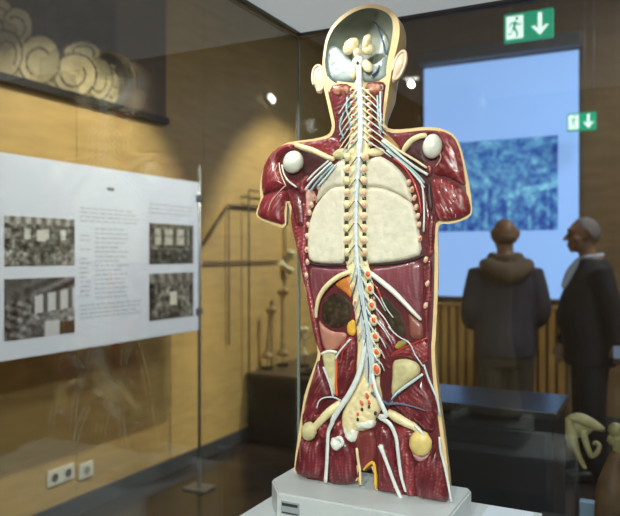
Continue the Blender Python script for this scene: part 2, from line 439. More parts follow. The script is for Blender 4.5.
# ------------------------------------------------------------------ wall sockets
sockw = mat('socket_ivory', (226, 222, 205), .4); sockd = mat('socket_dark', (60, 58, 54), .5)
def socket(label, px, cpy, n):
    c0 = onX(px[0], cpy, XW); c1 = onX(px[1], cpy, XW); t = thing('wall_socket', label, 'socket', (XW, (c0.y+c1.y)/2, c0.z), keep_world=True, group='sockets on the left wall')
    h = .045; boxo('frame', XW+.001, XW+.012, c0.y, c1.y, c0.z-h, c0.z+h, sockw, t, bevel=.003)
    W = (c1.y-c0.y)/n
    for i in range(n):
        yc = c0.y+W*(i+.5); s = min(W, 2*h)*.36
        boxo('insert', XW+.0125, XW+.015, yc-s, yc+s, c0.z-s, c0.z+s, sockw, t, bevel=.001)
        bm = bmesh.new(); cyl(bm, (XW+.0155, yc, c0.z), s*.72, .003, 20, 'X'); finish(bm, 'cup', sockd if n > 1 else mat('socket_grey', (140, 138, 130), .5), t)
socket('ivory double wall socket low on the ochre wall', (46, 73), 480, 2)
socket('ivory single wall socket beside the double one', (78, 92), 472.5, 1)

# ------------------------------------------------------------------ small glowing box standing in for a lamp reflection
def lamp_reflection(label, c, axis):
    t = thing('lamp_reflection', label, 'lamp', c)
    if axis == 'X':
        bm = bmesh.new(); box(bm, .001, .03, -.05, .05, -.03, .03, .006); finish(bm, 'housing', whiteplastic, t)
        bm = bmesh.new(); box(bm, .0305, .05, -.042, .042, -.022, .022, .004); finish(bm, 'lens', mat('reflection_glow', (255, 250, 240), .5, emit=3), t)
    else:
        bm = bmesh.new(); box(bm, -.05, .05, -.03, -.001, -.03, .03, .006); finish(bm, 'housing', whiteplastic, t)
        bm = bmesh.new(); box(bm, -.042, .042, -.05, -.0305, -.022, .022, .004); finish(bm, 'lens', mat('reflection_glow', (255, 250, 240), .5, emit=3), t)
    return t
lamp_reflection('small glowing white box standing in for a lamp reflection above the bones', onX(268, 99, XW), 'X').rotation_euler.x = math.radians(-22)

# ------------------------------------------------------------------ blue screen on the back wall
ys_ = YB-.03
s0 = onY(423, 68, ys_); s1 = onY(580, 48, ys_); zt = s0.z; zbt = onY(440, 300, ys_).z+.03
screen = thing('projection_screen', 'glowing blue screen with a mottled crowd picture on the back wall', 'screen', ((s0.x+s1.x)/2, ys_, zbt), keep_world=True)
def scr_ink(u, v): 
    return (138, 172, 232)
boxo('panel', s0.x, s1.x, ys_, YB-.001, zbt, zt, mat('screen_back', (60, 70, 90), .6), screen)
print_panel('screen_image', (s0.x+.01, ys_-.001, zt-.01), (s1.x-s0.x-.02, 0, 0), (0, 0, zbt-zt+.02), 4, 4, scr_ink, print_mat('screen_glow', emit=.95), screen)
i0 = onY(438, 144, ys_); i1 = onY(558, 135, ys_); i2 = onY(558, 230, ys_)
def crowd(u, v):
    p = Vector((u*15, v*11, 0)); n = noise.noise(p*.9)+.8*noise.noise(p*2.1+Vector((3, 1, 0)))+.5*noise.noise(p*4+Vector((7, 1, 0)))
    c = 108+n*64-22*max(0, v-.55)
    for k in range(6):       # pale figures among the crowd
        hx = .10+k*.165+.02*math.sin(k*5); hy = .58+.1*math.sin(k*2.1)
        q = math.hypot((u-hx)*15, (v-hy)*11)
        if q < .8: c += 34*(1-q)
        if abs(u-hx) < .05 and v > hy+.08: c += -26+44*(abs(u-hx) < .012)
    if u > .9 and v < .4: c -= 26
    if u > .6 and abs(v-.55-.25*(.85-u)) < .035: c += 45
    c = max(40, min(195, c)); return (c*.72-6, c*.95+18, c*.55+118)
print_panel('crowd_picture', (i0.x, ys_-.003, i0.z), (i1.x-i0.x, 0, 0), (0, 0, i2.z-i0.z), 110, 80, crowd, print_mat('crowd_glow', emit=.9), screen)
casing = boxo('casing', s0.x-.02, s1.x+.02, YB-.14, YB-.001, zt+.005, zt+.13, mat('casing_grey', (96, 98, 106), .4), screen, bevel=.008)
tubeo('bottom_rail', [(s0.x, ys_-.012, zbt), (s1.x, ys_-.012, zbt)], .012, mat('casing_grey', (96, 98, 106)), screen, sub=1)

# ------------------------------------------------------------------ radiator cover below the screen
ry = YB-.16
r0 = onY(432, 310, ry); r1 = onY(566, 315, ry); rz1 = onY(440, 303, ry).z; rz0 = .12
rad = thing('radiator_cover', 'ochre slatted radiator cover under the blue screen', 'radiator', ((r0.x+r1.x)/2, ry, 0), keep_world=True)
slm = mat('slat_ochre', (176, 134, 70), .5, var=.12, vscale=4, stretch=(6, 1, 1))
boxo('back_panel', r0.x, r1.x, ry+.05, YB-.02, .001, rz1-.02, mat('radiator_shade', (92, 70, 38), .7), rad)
boxo('top_rail', r0.x-.02, r1.x+.02, ry-.01, YB-.019, rz1-.025, rz1, slm, rad, bevel=.003)
boxo('bottom_rail', r0.x, r1.x, ry, ry+.045, .02, .08, slm, rad)
nsl = 15
for i in range(nsl):
    a = r0.x+(r1.x-r0.x)*i/nsl
    boxo('slat', a+.012, a+(r1.x-r0.x)/nsl-.012, ry, ry+.045, .085, rz1-.03, slm, rad, bevel=.006)

# ------------------------------------------------------------------ exit sign, and its glass reflection built as a second one
green = mat('exit_green', (16, 160, 122), .4, emit=.62); exw = mat('exit_white', (240, 252, 250), .4, emit=.95)
def exit_sign(label, x0, x1, y, z0, z1, hang=(.12, .88)):
    cx = (x0+x1)/2; W = x1-x0; H = z1-z0
    t = thing('exit_sign', label, 'sign', (cx, y, z0), keep_world=True, group='green exit signs')
    boxo('body', x0, x1, y, y+.03, z0, z1, green, t, bevel=.003)
    def P(u, v): return (x0+u*W, z0+v*H)
    boxo('pictogram_field', *[P(.05, 0)[0], P(.40, 0)[0]], y-.002, y-.0002, P(0, .1)[1], P(0, .9)[1], exw, t)
    bm = bmesh.new()
    a = [(.74, .12), (.92, .46), (.84, .46), (.78, .34), (.78, .90), (.70, .90), (.70, .34), (.64, .46), (.56, .46)]
    prism(bm, [P(u, v) for u, v in a], y-.002, y-.0002); finish(bm, 'arrow', exw, t)
    bm = bmesh.new()   # running figure: trunk, arms and legs
    for pl_ in ([(.20, .70), (.26, .72), (.24, .44), (.18, .46)], [(.18, .46), (.23, .46), (.15, .30), (.08, .30), (.08, .25), (.16, .25)],
               [(.19, .46), (.25, .46), (.30, .32), (.28, .16), (.24, .16), (.26, .31)], [(.25, .70), (.32, .60), (.37, .64), (.36, .59), (.32, .54), (.23, .63)],
               [(.21, .71), (.13, .66), (.10, .54), (.13, .53), (.15, .62), (.22, .65)]):
        prism(bm, [P(u, v) for u, v in pl_], y-.0035, y-.0021)
    cc = P(.27, .80); r = H*.06; prism(bm, [(cc[0]+r*math.cos(k*math.pi/5), cc[1]+r*math.sin(k*math.pi/5)) for k in range(10)], y-.0035, y-.0021)
    finish(bm, 'running_figure', green, t)
    for xx in (x0+W*hang[0], x0+W*hang[1]): tubeo('hanger', [(xx, y+.015, z1-.001), (xx, y+.015, ZC-.001)], .003, steel, t, segs=6, sub=1)
e0 = onY(504, 15, 4.335); e1 = onY(553, 10, 4.335); e2 = onY(504, 43, 4.335)
exit_sign('larger green exit sign with white down arrow hanging near the ceiling', e0.x, e1.x, 4.335, e2.z, e0.z)
e0 = onY(567, 114, 6.3); e1 = onY(596, 111, 6.3); e2 = onY(567, 131.5, 6.3)  # mirror image of the larger sign, built as a separate sign
exit_sign('reflection of the green exit sign, built as a smaller sign at the right edge of the blue screen', e0.x, e1.x, 6.3, e2.z, e0.z, (.6, .92))

# ------------------------------------------------------------------ low dark cabinet behind the glass case
cabm = mat('cabinet_dark', (26, 27, 34), .35, var=.1, vscale=5); cabt = mat('cabinet_top', (48, 49, 54), .25)
cab = thing('display_cabinet', 'low black display cabinet with a glossy top before the two men', 'cabinet', (-.85, 3.08, 0), keep_world=True)
boxo('body', -1.30, -.40, 2.90, 3.27, .06, .845, cabm, cab, bevel=.004)
boxo('plinth', -1.28, -.42, 2.93, 3.25, .001, .0595, blackm, cab)
boxo('top', -1.315, -.385, 2.885, 3.285, .8455, .88, cabt, cab, bevel=.004)
boxo('front_panel', -1.27, -.43, 2.893, 2.8995, .12, .79, mat('cabinet_panel', (22, 22, 30), .3), cab, bevel=.002)

# ------------------------------------------------------------------ plinth and mounted bones by the left wall
pm_ = mat('plinth_brown', (40, 34, 30), .45, var=.15); pt_ = mat('plinth_top', (74, 64, 54), .3)
plz = .55
pl2 = thing('specimen_plinth', 'dark brown plinth carrying mounted bones against the ochre wall', 'plinth', (-2.7, 5.3, 0), keep_world=True)
boxo('body', XW+.02, -2.35, 4.83, 6.1, .001, plz-.03, pm_, pl2, bevel=.003)
boxo('top', XW+.02, -2.33, 4.80, 6.12, plz-.0295, plz, pt_, pl2, bevel=.004)
boneb = mat('bone_aged', (168, 138, 92), .55, var=.25, vscale=18, bump=.1, bscale=40)
bonep = mat('bone_pale', (205, 192, 150), .5, var=.18, vscale=15, bump=.1, bscale=40)
def long_bone(bm, base, h, r, lean=0, head=1.0, fork=False):
    b = Vector(base); d = Vector((lean, 0, 1)).normalized()
    tube(bm, [b, b+d*h*.12, b+d*h*.5, b+d*h*.85, b+d*h], [r*1.8, r*1.1, r*.8, r, r*1.4], 10, 3)
    ell(bm, b+d*h+Vector((r*1.0, 0, r*.4)), (r*1.7*head, r*1.5, r*1.4), bumpy=.25, seed=h)
    ell(bm, b+d*h+Vector((-r*1.2, 0, 0)), (r*1.2, r*1.2, r*1.5), bumpy=.3, seed=2)
    ell(bm, b+Vector((r*1.1, 0, r*.4)), (r*1.3, r*1.6, r*1.3)); ell(bm, b+Vector((-r*1.1, 0, r*.4)), (r*1.3, r*1.6, r*1.3))
    if fork:
        tube(bm, [b+d*h*.6, b+d*h*.8+Vector((.06, 0, 0)), b+d*h*1.05+Vector((.09, 0, 0))], [r*.8, r*.6, r*.4], 8, 3)
        tube(bm, [b+d*h*.6, b+d*h*.85+Vector((-.05, .02, 0)), b+d*h*1.1+Vector((-.04, .03, 0))], [r*.8, r*.6, r*.4], 8, 3)
def mounted_bone(label, px, top, Y, r, lean=0, fork=False, m=boneb, foot=.05, group='mounted bones on the wall plinth'):
    p = onY(px, 300, Y); ztop = onY(px, top, Y).z
    t = thing('mounted_bone', label, 'bone', (p.x, Y, plz), keep_world=True, group=group)
    bm = bmesh.new(); cyl(bm, (p.x, Y, plz+.009), foot, .016, 20); finish(bm, 'stand', blackm, t, smooth=True)
    tubeo('rod', [(p.x, Y, plz+.017), (p.x, Y, plz+.13)], .004, steel, t, sub=1)
    bm = bmesh.new(); long_bone(bm, (p.x, Y, plz+.1), ztop-plz-.1, r, lean, fork=fork); finish(bm, 'bone', m, t, smooth=True, angle=80)
mounted_bone('tall slender brown bone standing leftmost on the wall plinth', 252, 274, 5.2, .020, .0)
mounted_bone('shorter brown bone with a knobbed head beside the tall leftmost bone', 267, 310, 5.05, .020, .1)
mounted_bone('brown bone standing under the hanging coiled bone', 283, 292, 5.25, .022)
mounted_bone('forked pale bone standing rightmost on the wall plinth', 304, 330, 5.3, .016, fork=True, m=bonep)
# the hanging bone with its own gallows stand
hp = onY(286, 262, 5.45); hz1 = onY(285, 205, 5.45).z
hg = thing('hanging_bone', 'pale knotted bone hanging on a cord beside the torso', 'bone', (hp.x, 5.45, hp.z), keep_world=True)
bm = bmesh.new()
for k in range(7):
    a = k*.9; ell(bm, hp+Vector((.045*math.cos(a), .03*math.sin(a*1.3), .08-.026*k)), (.044, .036, .032), bumpy=.35, seed=k)
tube(bm, [hp+Vector((.05*math.cos(a*.5), .04*math.sin(a*.5), .1-.014*a)) for a in range(14)], .014, 8, 2)
finish(bm, 'vertebrae', bonep, hg, smooth=True, angle=80)
tubeo('cord', [hp+Vector((0, 0, .09)), (hp.x, 5.45, hz1)], .012, mat('cord_pale', (205, 180, 125), .7), hg, sub=1)
fr = thing('specimen_rack', 'thin dark metal rack standing behind the mounted bones', 'rack', (-2.7, 5.3, plz), keep_world=True)
ironm = mat('frame_iron', (84, 72, 58), .5, metal=.3)
fx0 = XW+.06
f1 = onX(249, 190, fx0); f0 = onX(207, 240, fx0)
for yy, zz in ((f1.y, f1.z), (6.05, f1.z)):
    tubeo('upright', [(fx0, yy, plz+.006), (fx0, yy, zz)], .007, ironm, fr, sub=1, segs=6)
tubeo('middle_rail', [(fx0, f1.y, hz1+.02), (fx0, 6.05, hz1+.02)], .006, ironm, fr, sub=1, segs=6)
tubeo('upper_rail', [(fx0, f1.y, f1.z), (fx0, 6.05, f1.z)], .008, ironm, fr, sub=1, segs=6)
tubeo('arm', [(fx0, 5.45, hz1+.02), (hp.x+.03, 5.45, hz1+.02)], .006, ironm, fr, sub=1, segs=6)
# wall brackets left of the bones: an angled rail, a level rail and a strip
br = thing('wall_rail', 'thin brown angled rail fixed to the wall right of the poster', 'rail', onX(229, 205, XW), keep_world=True)
A = onX(203, 245, XW+.025); B = onX(229, 205, XW+.025); C = onX(262, 208, XW+.025)
tubeo('sloping_bar', [A, B], .012, mat('rail_brown', (112, 92, 66), .5), br, sub=1, segs=6)
tubeo('level_bar', [B, C], .012, MATS['rail_brown'], br, sub=1, segs=6)
D0 = onX(204, 261, XW+.025); D1 = onX(279, 261, XW+.025); D0.z = D1.z = D1.z
tubeo('lower_bar', [D0, D1], .009, MATS['rail_brown'], br, sub=1, segs=6)
tubeo('upright_bar', [B, onX(229, 345, XW+.025)], .006, MATS['rail_brown'], br, sub=1, segs=6)
# small dark slabs on the plinth
for k, (xx, yy, lb) in enumerate(((-2.50, 4.95, 'flat dark specimen slab at the front of the wall plinth'), (-2.62, 5.75, 'flat dark specimen slab at the far end of the wall plinth'))):
    bm = bmesh.new(); box(bm, xx-.09, xx+.09, yy-.08, yy+.08, plz+.001, plz+.035, .01)
    box(bm, xx-.05, xx+.05, yy-.05, yy+.05, plz+.0351, plz+.055, .012)
    finish(bm, 'specimen_slab', mat('slab_dark', (54, 48, 44), .4, var=.2), None, label=lb, cat='specimen', group='slabs on the wall plinth')

# ------------------------------------------------------------------ bones at lower right on a dark stand
st_z = .52
stn = thing('specimen_stand', 'dark low stand carrying bones at the lower right', 'stand', (-.1, 2.55, 0), keep_world=True)
boxo('body', -.42, .6, 2.15, 2.78, .001, st_z-.03, mat('stand_dark', (34, 32, 34), .5), stn, bevel=.004)
boxo('top', -.43, .61, 2.14, 2.79, st_z-.0295, st_z, mat('stand_top', (44, 42, 44), .4), stn, bevel=.004)
YH = 2.5
def Q(a, b, dy=0): return onY(540+a/4.1, 390+b/4.1, YH+dy)
pb = thing('pelvis_bone', 'pale hip bone with a hooked branch on a dark rod stand', 'bone', (Q(150, 0).x, YH, st_z), keep_world=True)
bm = bmesh.new(); u_ = .0036*2.4/4.1*4.1
u_ = 2.45/700/4.1   # metres per crop pixel
tube(bm, [Q(115, 115), Q(125, 150), Q(130, 200), Q(150, 250), Q(172, 300), Q(186, 322)], [x*u_ for x in (12, 20, 22, 13, 10, 7)], 10, 4)
tube(bm, [Q(118, 118), Q(160, 118, .01), Q(210, 140, .02), Q(262, 162, .02)], [x*u_ for x in (14, 24, 24, 10)], 10, 4)
tube(bm, [Q(135, 150), Q(165, 160, .01), Q(205, 150, .015)], [x*u_ for x in (26, 34, 22)], 10, 4, flat=.5, flatdir=Vector((0, 1, 0)))
tube(bm, [Q(175, 170), Q(185, 205, -.01), Q(200, 250, -.015), Q(212, 272, -.015), Q(235, 255, -.015), Q(243, 230, -.01), Q(230, 215, -.005), Q(218, 222, -.005)], [x*u_ for x in (16, 13, 11, 10, 10, 9, 8, 6)], 10, 4)
tube(bm, [Q(120, 190, .02), Q(118, 220, .03), Q(128, 240, .03)], [x*u_ for x in (8, 10, 6)], 8, 3)
finish(bm, 'bone', mat('bone_dim', (150, 138, 100), .5, var=.2, vscale=25, bump=.1), pb, smooth=True, angle=80)
p = Q(150, 230, .01); tubeo('rod', [(p.x, p.y, st_z+.015), (p.x, p.y, p.z)], .004, blackm, pb, sub=1)
bm = bmesh.new(); cyl(bm, (p.x, p.y, st_z+.008), .06, .014, 20); finish(bm, 'stand', blackm, pb, smooth=True)
def Q2(a, b, dy=0): return onY(540+a/4.1, 390+b/4.1, 2.35+dy)
u2 = 2.3/700/4.1
lg = thing('leg_specimen', 'brown mounted limb with a pale knobbed bone end at the right edge', 'specimen', (Q2(330, 0).x, 2.35, st_z), keep_world=True)
p0 = Q2(310, 560); p0.z = st_z+.045
tubeo('limb', [p0, Q2(300, 440), Q2(305, 330), Q2(325, 255)], [72*u2, 66*u2, 42*u2, 26*u2], mat('limb_brown', (92, 66, 44), .6, var=.3, vscale=22, bump=.15), lg, segs=16)
bm = bmesh.new(); ell(bm, Q2(308, 165), (26*u2, 26*u2, 30*u2), bumpy=.2); ell(bm, Q2(300, 205), (22*u2, 22*u2, 24*u2), bumpy=.2, seed=3); ell(bm, Q2(335, 190), (30*u2, 26*u2, 40*u2), bumpy=.2, seed=5)
tube(bm, [Q2(318, 190), Q2(322, 240), Q2(325, 270)], [28*u2, 22*u2, 22*u2], 10, 3)
finish(bm, 'bone_end', MATS['bone_dim'], lg, smooth=True, angle=80)
p = Q2(120, 500); ell_ = bmesh.new(); rz_ = 60*u2
ell(ell_, (p.x, 2.35, st_z+.07), (.075, .06, .0695), bumpy=.15, u=20, v=12)
ell(ell_, (p.x+.03, 2.34, st_z+.085), (.04, .04, .045), bumpy=.2, u=16, v=10)
finish(ell_, 'brown_specimen', mat('specimen_brown', (96, 74, 54), .55, var=.25, vscale=20), None, smooth=True, angle=80, label='rounded brown specimen at the foot of the pelvis bone', cat='specimen')
p = Q2(195, 480); bm = bmesh.new(); box(bm, p.x-.03, p.x+.03, 2.40, 2.43, st_z+.001, p.z, .004); box(bm, p.x-.024, p.x+.024, 2.3985, 2.3999, st_z+.03, p.z-.015)
finish(bm, 'label_block', mat('label_blue', (120, 140, 165), .4), None, label='small pale blue label block between the brown specimens', cat='label')

# ------------------------------------------------------------------ two men, the left one a reflection built solid
def remeshed(name, build, m, parent, voxel=.011, smooth_it=4, mats=None, pick=None):
    bm = bmesh.new(); build(bm); bmesh.ops.recalc_face_normals(bm, faces=bm.faces)
    me = bpy.data.meshes.new(name); bm.to_mesh(me); bm.free()
    o = bpy.data.objects.new(name, me); COL.objects.link(o)
    r = o.modifiers.new('r', 'REMESH'); r.mode = 'VOXEL'; r.voxel_size = voxel
    s = o.modifiers.new('s', 'SMOOTH'); s.iterations = smooth_it; s.factor = .5
    dg = bpy.context.evaluated_depsgraph_get(); me2 = bpy.data.meshes.new_from_object(o.evaluated_get(dg))
    bpy.data.objects.remove(o); me2.name = name
    for p in me2.polygons: p.use_smooth = True
    return link(name, me2, m, parent)
def rings(bm, L, segs=20):
    """L: (x,y,z,rx,ry) horizontal ellipses"""
    q = catmull(L, 4); rr = []
    for x, y, z, a, b in q: rr.append([bm.verts.new((x+a*math.cos(2*math.pi*k/segs), y+b*math.sin(2*math.pi*k/segs), z)) for k in range(segs)])
    for a, b in zip(rr, rr[1:]):
        for k in range(segs): bm.faces.new((a[k], a[(k+1) % segs], b[(k+1) % segs], b[k]))
    bm.faces.new(rr[0][::-1]); bm.faces.new(rr[-1])
skinm = mat('skin', (140, 104, 80), .5, var=.06)
def head(bm, tilt=0, yo=0):
    c = Vector((0, .02+yo, 1.635))
    ell(bm, c+Vector((0, -.008, .015)), (.076, .096, .095), u=24, v=16)
    ell(bm, c+Vector((0, .028, -.045)), (.060, .064, .072), u=20, v=14)
    ell(bm, c+Vector((0, .062, -.095)), (.030, .026, .024))
    tube(bm, [c+Vector((0, .085, .02)), c+Vector((0, .105, -.012)), c+Vector((0, .118, -.034))], [.008, .011, .015], 10, 3)
    tube(bm, [c+Vector((-.045, .074, .034)), c+Vector((0, .09, .036)), c+Vector((.045, .074, .034))], .012, 8, 3)
    for z in (-.062, -.074): tube(bm, [c+Vector((-.024, .078, z)), c+Vector((0, .094, z)), c+Vector((.024, .078, z))], .008, 8, 3)
    for s in (-1, 1):
        tube(bm, [c+Vector((s*.074, -.005, .022)), c+Vector((s*.086, -.022, .03)), c+Vector((s*.088, -.022, .0)), c+Vector((s*.076, -.004, -.036))], [.008, .012, .011, .008], 8, 3)
        ell(bm, c+Vector((s*.03, .07, .012)), (.014, .012, .011)); ell(bm, c+Vector((s*.05, .05, -.03)), (.022, .026, .022))
    tube(bm, [(0, -.02+yo*.5, 1.44), (0, -.005+yo*.8, 1.52), (0, .01+yo, 1.60)], [.066, .056, .056], 16, 3)
def hand(bm, wr, d, side, palmn, curl=.35):
    """wr wrist, d direction of fingers, side vector towards the thumb, palmn palm normal"""
    d, side, palmn = Vector(d).normalized(), Vector(side).normalized(), Vector(palmn).normalized(); wr = Vector(wr)
    tube(bm, [wr-d*.02, wr+d*.03, wr+d*.085], [.026, .034, .036], 12, 3, flat=.45, flatdir=palmn)
    for k, L in enumerate((.072, .08, .075, .058)):
        b = wr+d*.085+side*(.027-.018*k); a = d+palmn*curl; a2 = d*.6+palmn*(curl*2.4)
        p1 = b+a.normalized()*L*.5; tube(bm, [b-d*.02, b, p1, p1+a2.normalized()*L*.5], [.009, .0092, .0085, .007], 8, 3)
    b = wr+d*.03+side*.028; tube(bm, [b-side*.01, b+d*.03+side*.022, b+d*.06+side*.024+palmn*.012], [.012, .0105, .008], 8, 3)
def limb(bm, pts, r): tube(bm, pts, r, 14, 5)

# --- man seen from behind, hands joined in front: a glass reflection built solid
pA = onD(505, 255, 4.7); rzA = YAW-.10
mA = thing('person', 'glass reflection of a bald person in dark jacket with tan hood, built as a figure before the screen', 'person', (pA.x, pA.y, 0), rzA)
armsA = [[(s*.175, -.015, 1.39), (s*.215, -.03, 1.24), (s*.232, -.01, 1.11), (s*.19, .13, 1.03), (s*.10, .22, 1.01)] for s in (-1, 1)]
def bodyA(bm):
    rings(bm, [(0, 0, .82, .165, .12), (0, 0, .95, .185, .135), (0, .02, 1.08, .18, .135), (0, .01, 1.22, .19, .125), (0, -.005, 1.36, .19, .105), (0, -.015, 1.45, .10, .07), (0, -.015, 1.5, .06, .058)])
    head(bm)
    for s, a in zip((-1, 1), armsA):
        limb(bm, a, [.054, .047, .043, .036, .028]); limb(bm, [(s*.09, 0, .86), (s*.10, .01, .48), (s*.105, -.01, .09)], [.085, .058, .04])
        tube(bm, [(s*.105, -.05, .05), (s*.11, .06, .045), (s*.12, .17, .035)], [.042, .045, .03], 12, 4, flat=.8, flatdir=Vector((0, 0, 1)))
    hand(bm, (-.10, .22, 1.01), (.9, .3, -.25), (0, .3, 1), (.2, -.9, 0), .5); hand(bm, (.10, .235, 1.015), (-.9, .35, -.2), (0, .3, 1), (-.2, -.9, 0), .5)
remeshed('body', bodyA, skinm, mA, .0075, 3)
def jackA(bm):
    rings(bm, [(0, .005, .82, .20, .155), (0, .005, .90, .205, .16), (0, .02, 1.05, .205, .165), (0, .01, 1.2, .21, .155), (0, -.005, 1.33, .20, .135), (0, -.015, 1.42, .14, .10), (0, -.015, 1.475, .085, .08)])
    for s, a in zip((-1, 1), armsA):
        limb(bm, a[:4]+[tuple(Vector(a[4])*.9+Vector(a[3])*.1)], [.072, .068, .066, .055, .044])
remeshed('jacket', jackA, mat('jacket_navy', (52, 48, 58), .8, var=.12, vscale=14, bump=.2, bscale=12), mA, .011, 5)
def hood(bm):
    tube(bm, [(-.13, .03, 1.44), (-.13, -.07, 1.43), (-.08, -.125, 1.40), (0, -.145, 1.375), (.08, -.125, 1.40), (.13, -.07, 1.43), (.13, .03, 1.44)], [.035, .05, .06, .07, .06, .05, .035], 14, 4)
    tube(bm, [(-.075, .05, 1.49), (-.085, -.04, 1.485), (0, -.095, 1.475), (.085, -.04, 1.485), (.075, .05, 1.49)], .032, 12, 4)
remeshed('hood', hood, mat('hood_tan', (98, 80, 62), .85, var=.1), mA, .009, 4)
def trouA(bm):
    rings(bm, [(0, 0, .76, .17, .125), (0, 0, .86, .19, .14), (0, 0, .96, .19, .142)])
    for s in (-1, 1): limb(bm, [(s*.092, 0, .84), (s*.10, .01, .48), (s*.107, -.01, .07)], [.105, .085, .072])
remeshed('trousers', trouA, mat('trousers_brown', (66, 56, 46), .85, var=.1), mA, .011, 4)
def shoes(bm, s): tube(bm, [(s*.105, -.06, .052), (s*.11, .06, .05), (s*.122, .19, .04)], [.05, .052, .038], 14, 4, flat=.9, flatdir=Vector((0, 0, 1)))
for s in (-1, 1): remeshed('shoe', lambda bm: shoes(bm, s), mat('shoe_black', (22, 20, 20), .35), mA, .009, 2)
bm = bmesh.new()
ell(bm, (0, -.003, 1.615), (.0805, .088, .055), u=24, v=12)
for v in list(bm.verts):
    if v.co.y > .012: bm.verts.remove(v)
finish(bm, 'hair', mat('hair_greybrown', (112, 86, 66), .8, var=.2, vscale=60), mA, smooth=True)

# --- man in profile, dark suit, white hair
pB = onD(590, 255, 4.72); rzB = YAW+math.radians(83)
mB = thing('person', 'white-haired person in dark suit, in profile facing left before the screen', 'person', (pB.x, pB.y, 0), rzB)
# facing +Y locally; his left (-X local) is towards the camera
armL = [(-.20, -.01, 1.40), (-.235, -.05, 1.24), (-.24, -.075, 1.14), (-.25, -.09, 1.03), (-.26, -.10, .935)]
armR = [(.20, -.01, 1.40), (.245, -.02, 1.22), (.25, .0, 1.10), (.245, .08, .98), (.235, .13, .88)]
def bodyB(bm):
    rings(bm, [(0, 0, .82, .16, .12), (0, 0, .95, .18, .14), (0, .035, 1.08, .175, .145), (0, .025, 1.22, .185, .135), (0, -.005, 1.36, .19, .11), (0, -.02, 1.45, .10, .075), (0, -.015, 1.5, .06, .06)])
    head(bm, yo=.03)
    for s, a in zip((-1, 1), (armL, armR)):
        limb(bm, a, [.054, .047, .043, .036, .028]); limb(bm, [(s*.09, 0, .86), (s*.10, .01, .48), (s*.105, -.02, .09)], [.085, .058, .04])
        tube(bm, [(s*.105, -.06, .05), (s*.11, .06, .045), (s*.115, .16, .035)], [.042, .045, .03], 12, 4, flat=.8, flatdir=Vector((0, 0, 1)))
    hand(bm, armL[-1], (0, -.12, -1), (0, 1, 0), (1, 0, 0), .5); hand(bm, armR[-1], (0, .15, -1), (0, 1, 0), (-1, 0, 0), .4)
remeshed('body', bodyB, skinm, mB, .0075, 3)
suit = mat('suit_navy', (20, 21, 29), .8, var=.15, vscale=14, bump=.15, bscale=12)
def jackB(bm):
    rings(bm, [(0, .0, .76, .20, .165), (0, .0, .90, .205, .172), (0, .03, 1.05, .205, .182), (0, .025, 1.2, .215, .168), (0, -.01, 1.33, .225, .142), (0, -.022, 1.42, .16, .11), (0, -.018, 1.475, .082, .082)])
    for a in (armL, armR): limb(bm, a, [.078, .068, .062, .052, .042])
remeshed('jacket', jackB, suit, mB, .011, 5)
def shirtB(bm):
    tube(bm, [(-.062, -.03, 1.49), (-.05, .04, 1.485), (0, .062, 1.475), (.05, .04, 1.485), (.062, -.03, 1.49), (0, -.08, 1.50), (-.062, -.03, 1.49)], .016, 10, 4)
    tube(bm, [(0, .07, 1.47), (0, .13, 1.38), (0, .175, 1.28)], [.02, .03, .018], 10, 3)
remeshed('shirt', shirtB, mat('shirt_white', (180, 185, 200), .8), mB, .008, 3)
def trouB(bm):
    rings(bm, [(0, 0, .74, .165, .125), (0, 0, .86, .18, .14), (0, 0, .96, .18, .142)])
    for s in (-1, 1): limb(bm, [(s*.092, 0, .84), (s*.10, .01, .48), (s*.107, -.02, .07)], [.105, .085, .072])
remeshed('trousers', trouB, suit, mB, .011, 4)
for s in (-1, 1): remeshed('shoe', lambda bm: shoes(bm, s), MATS['shoe_black'], mB, .009, 2)
bm = bmesh.new()
ell(bm, (0, .036, 1.652), (.083, .104, .103), u=28, v=18, bumpy=.05)
for v in list(bm.verts):
    if (v.co.y > .075+(v.co.z-1.66)*.3) or v.co.z < 1.585+max(0, (v.co.y+.02))*.9: bm.verts.remove(v)
finish(bm, 'hair', mat('hair_white', (118, 108, 106), .8, var=.15, vscale=60, bump=.3, bscale=80), mB, smooth=True)
Mb = Matrix.Translation((pB.x, pB.y, 0)) @ Matrix.Rotation(rzB, 4, 'Z')
bm = bmesh.new(); box(bm, -.302, -.296, -.25, -.06, .845, .925); box(bm, -.308, -.3025, -.245, -.06, .848, .922)
for v in bm.verts: v.co = Mb @ v.co
finish(bm, 'leaflet', mat('leaflet_blue', (150, 165, 195), .5), None, label='folded pale blue leaflet in the hand of the suited person', cat='leaflet')

# ------------------------------------------------------------------ glass case round the torso
gx0, gx1, gy0, gy1, gz0, gz1 = -.93, .42, .67, 1.75, .70, CAMZ+217/700*1.98
case = thing('glass_case', 'tall glass showcase with pale lid and dark plinth round the torso', 'showcase', ((gx0+gx1)/2, (gy0+gy1)/2, 0), keep_world=True)
gm = glass_mat('case_glass')
boxo('plinth', gx0-.01, gx1+.01, gy0-.01, gy1+.01, .001, gz0-.004, mat('case_plinth', (38, 36, 38), .4), case, bevel=.004)
T = .008
boxo('pane', gx0, gx0+T, gy0, gy1, gz0, gz1, gm, case)
boxo('pane', gx1-T, gx1, gy0, gy1, gz0, gz1, gm, case)
boxo('pane', gx0+T+.001, gx1-T-.001, gy1-T, gy1, gz0, gz1, gm, case)
boxo('pane', gx0+T+.001, gx1-T-.001, gy0, gy0+T, gz0, gz1, gm, case)
edge = mat('glass_edge', (150, 154, 152), .25, spec=.8)
for xx, yy in ((gx0+.004, gy1-.004), (gx1-.004, gy1-.004), (gx0+.004, gy0+.004), (gx1-.004, gy0+.004)):
    boxo('edge_seal', xx-.003, xx+.003, yy-.003, yy+.003, gz0, gz1, edge, case)
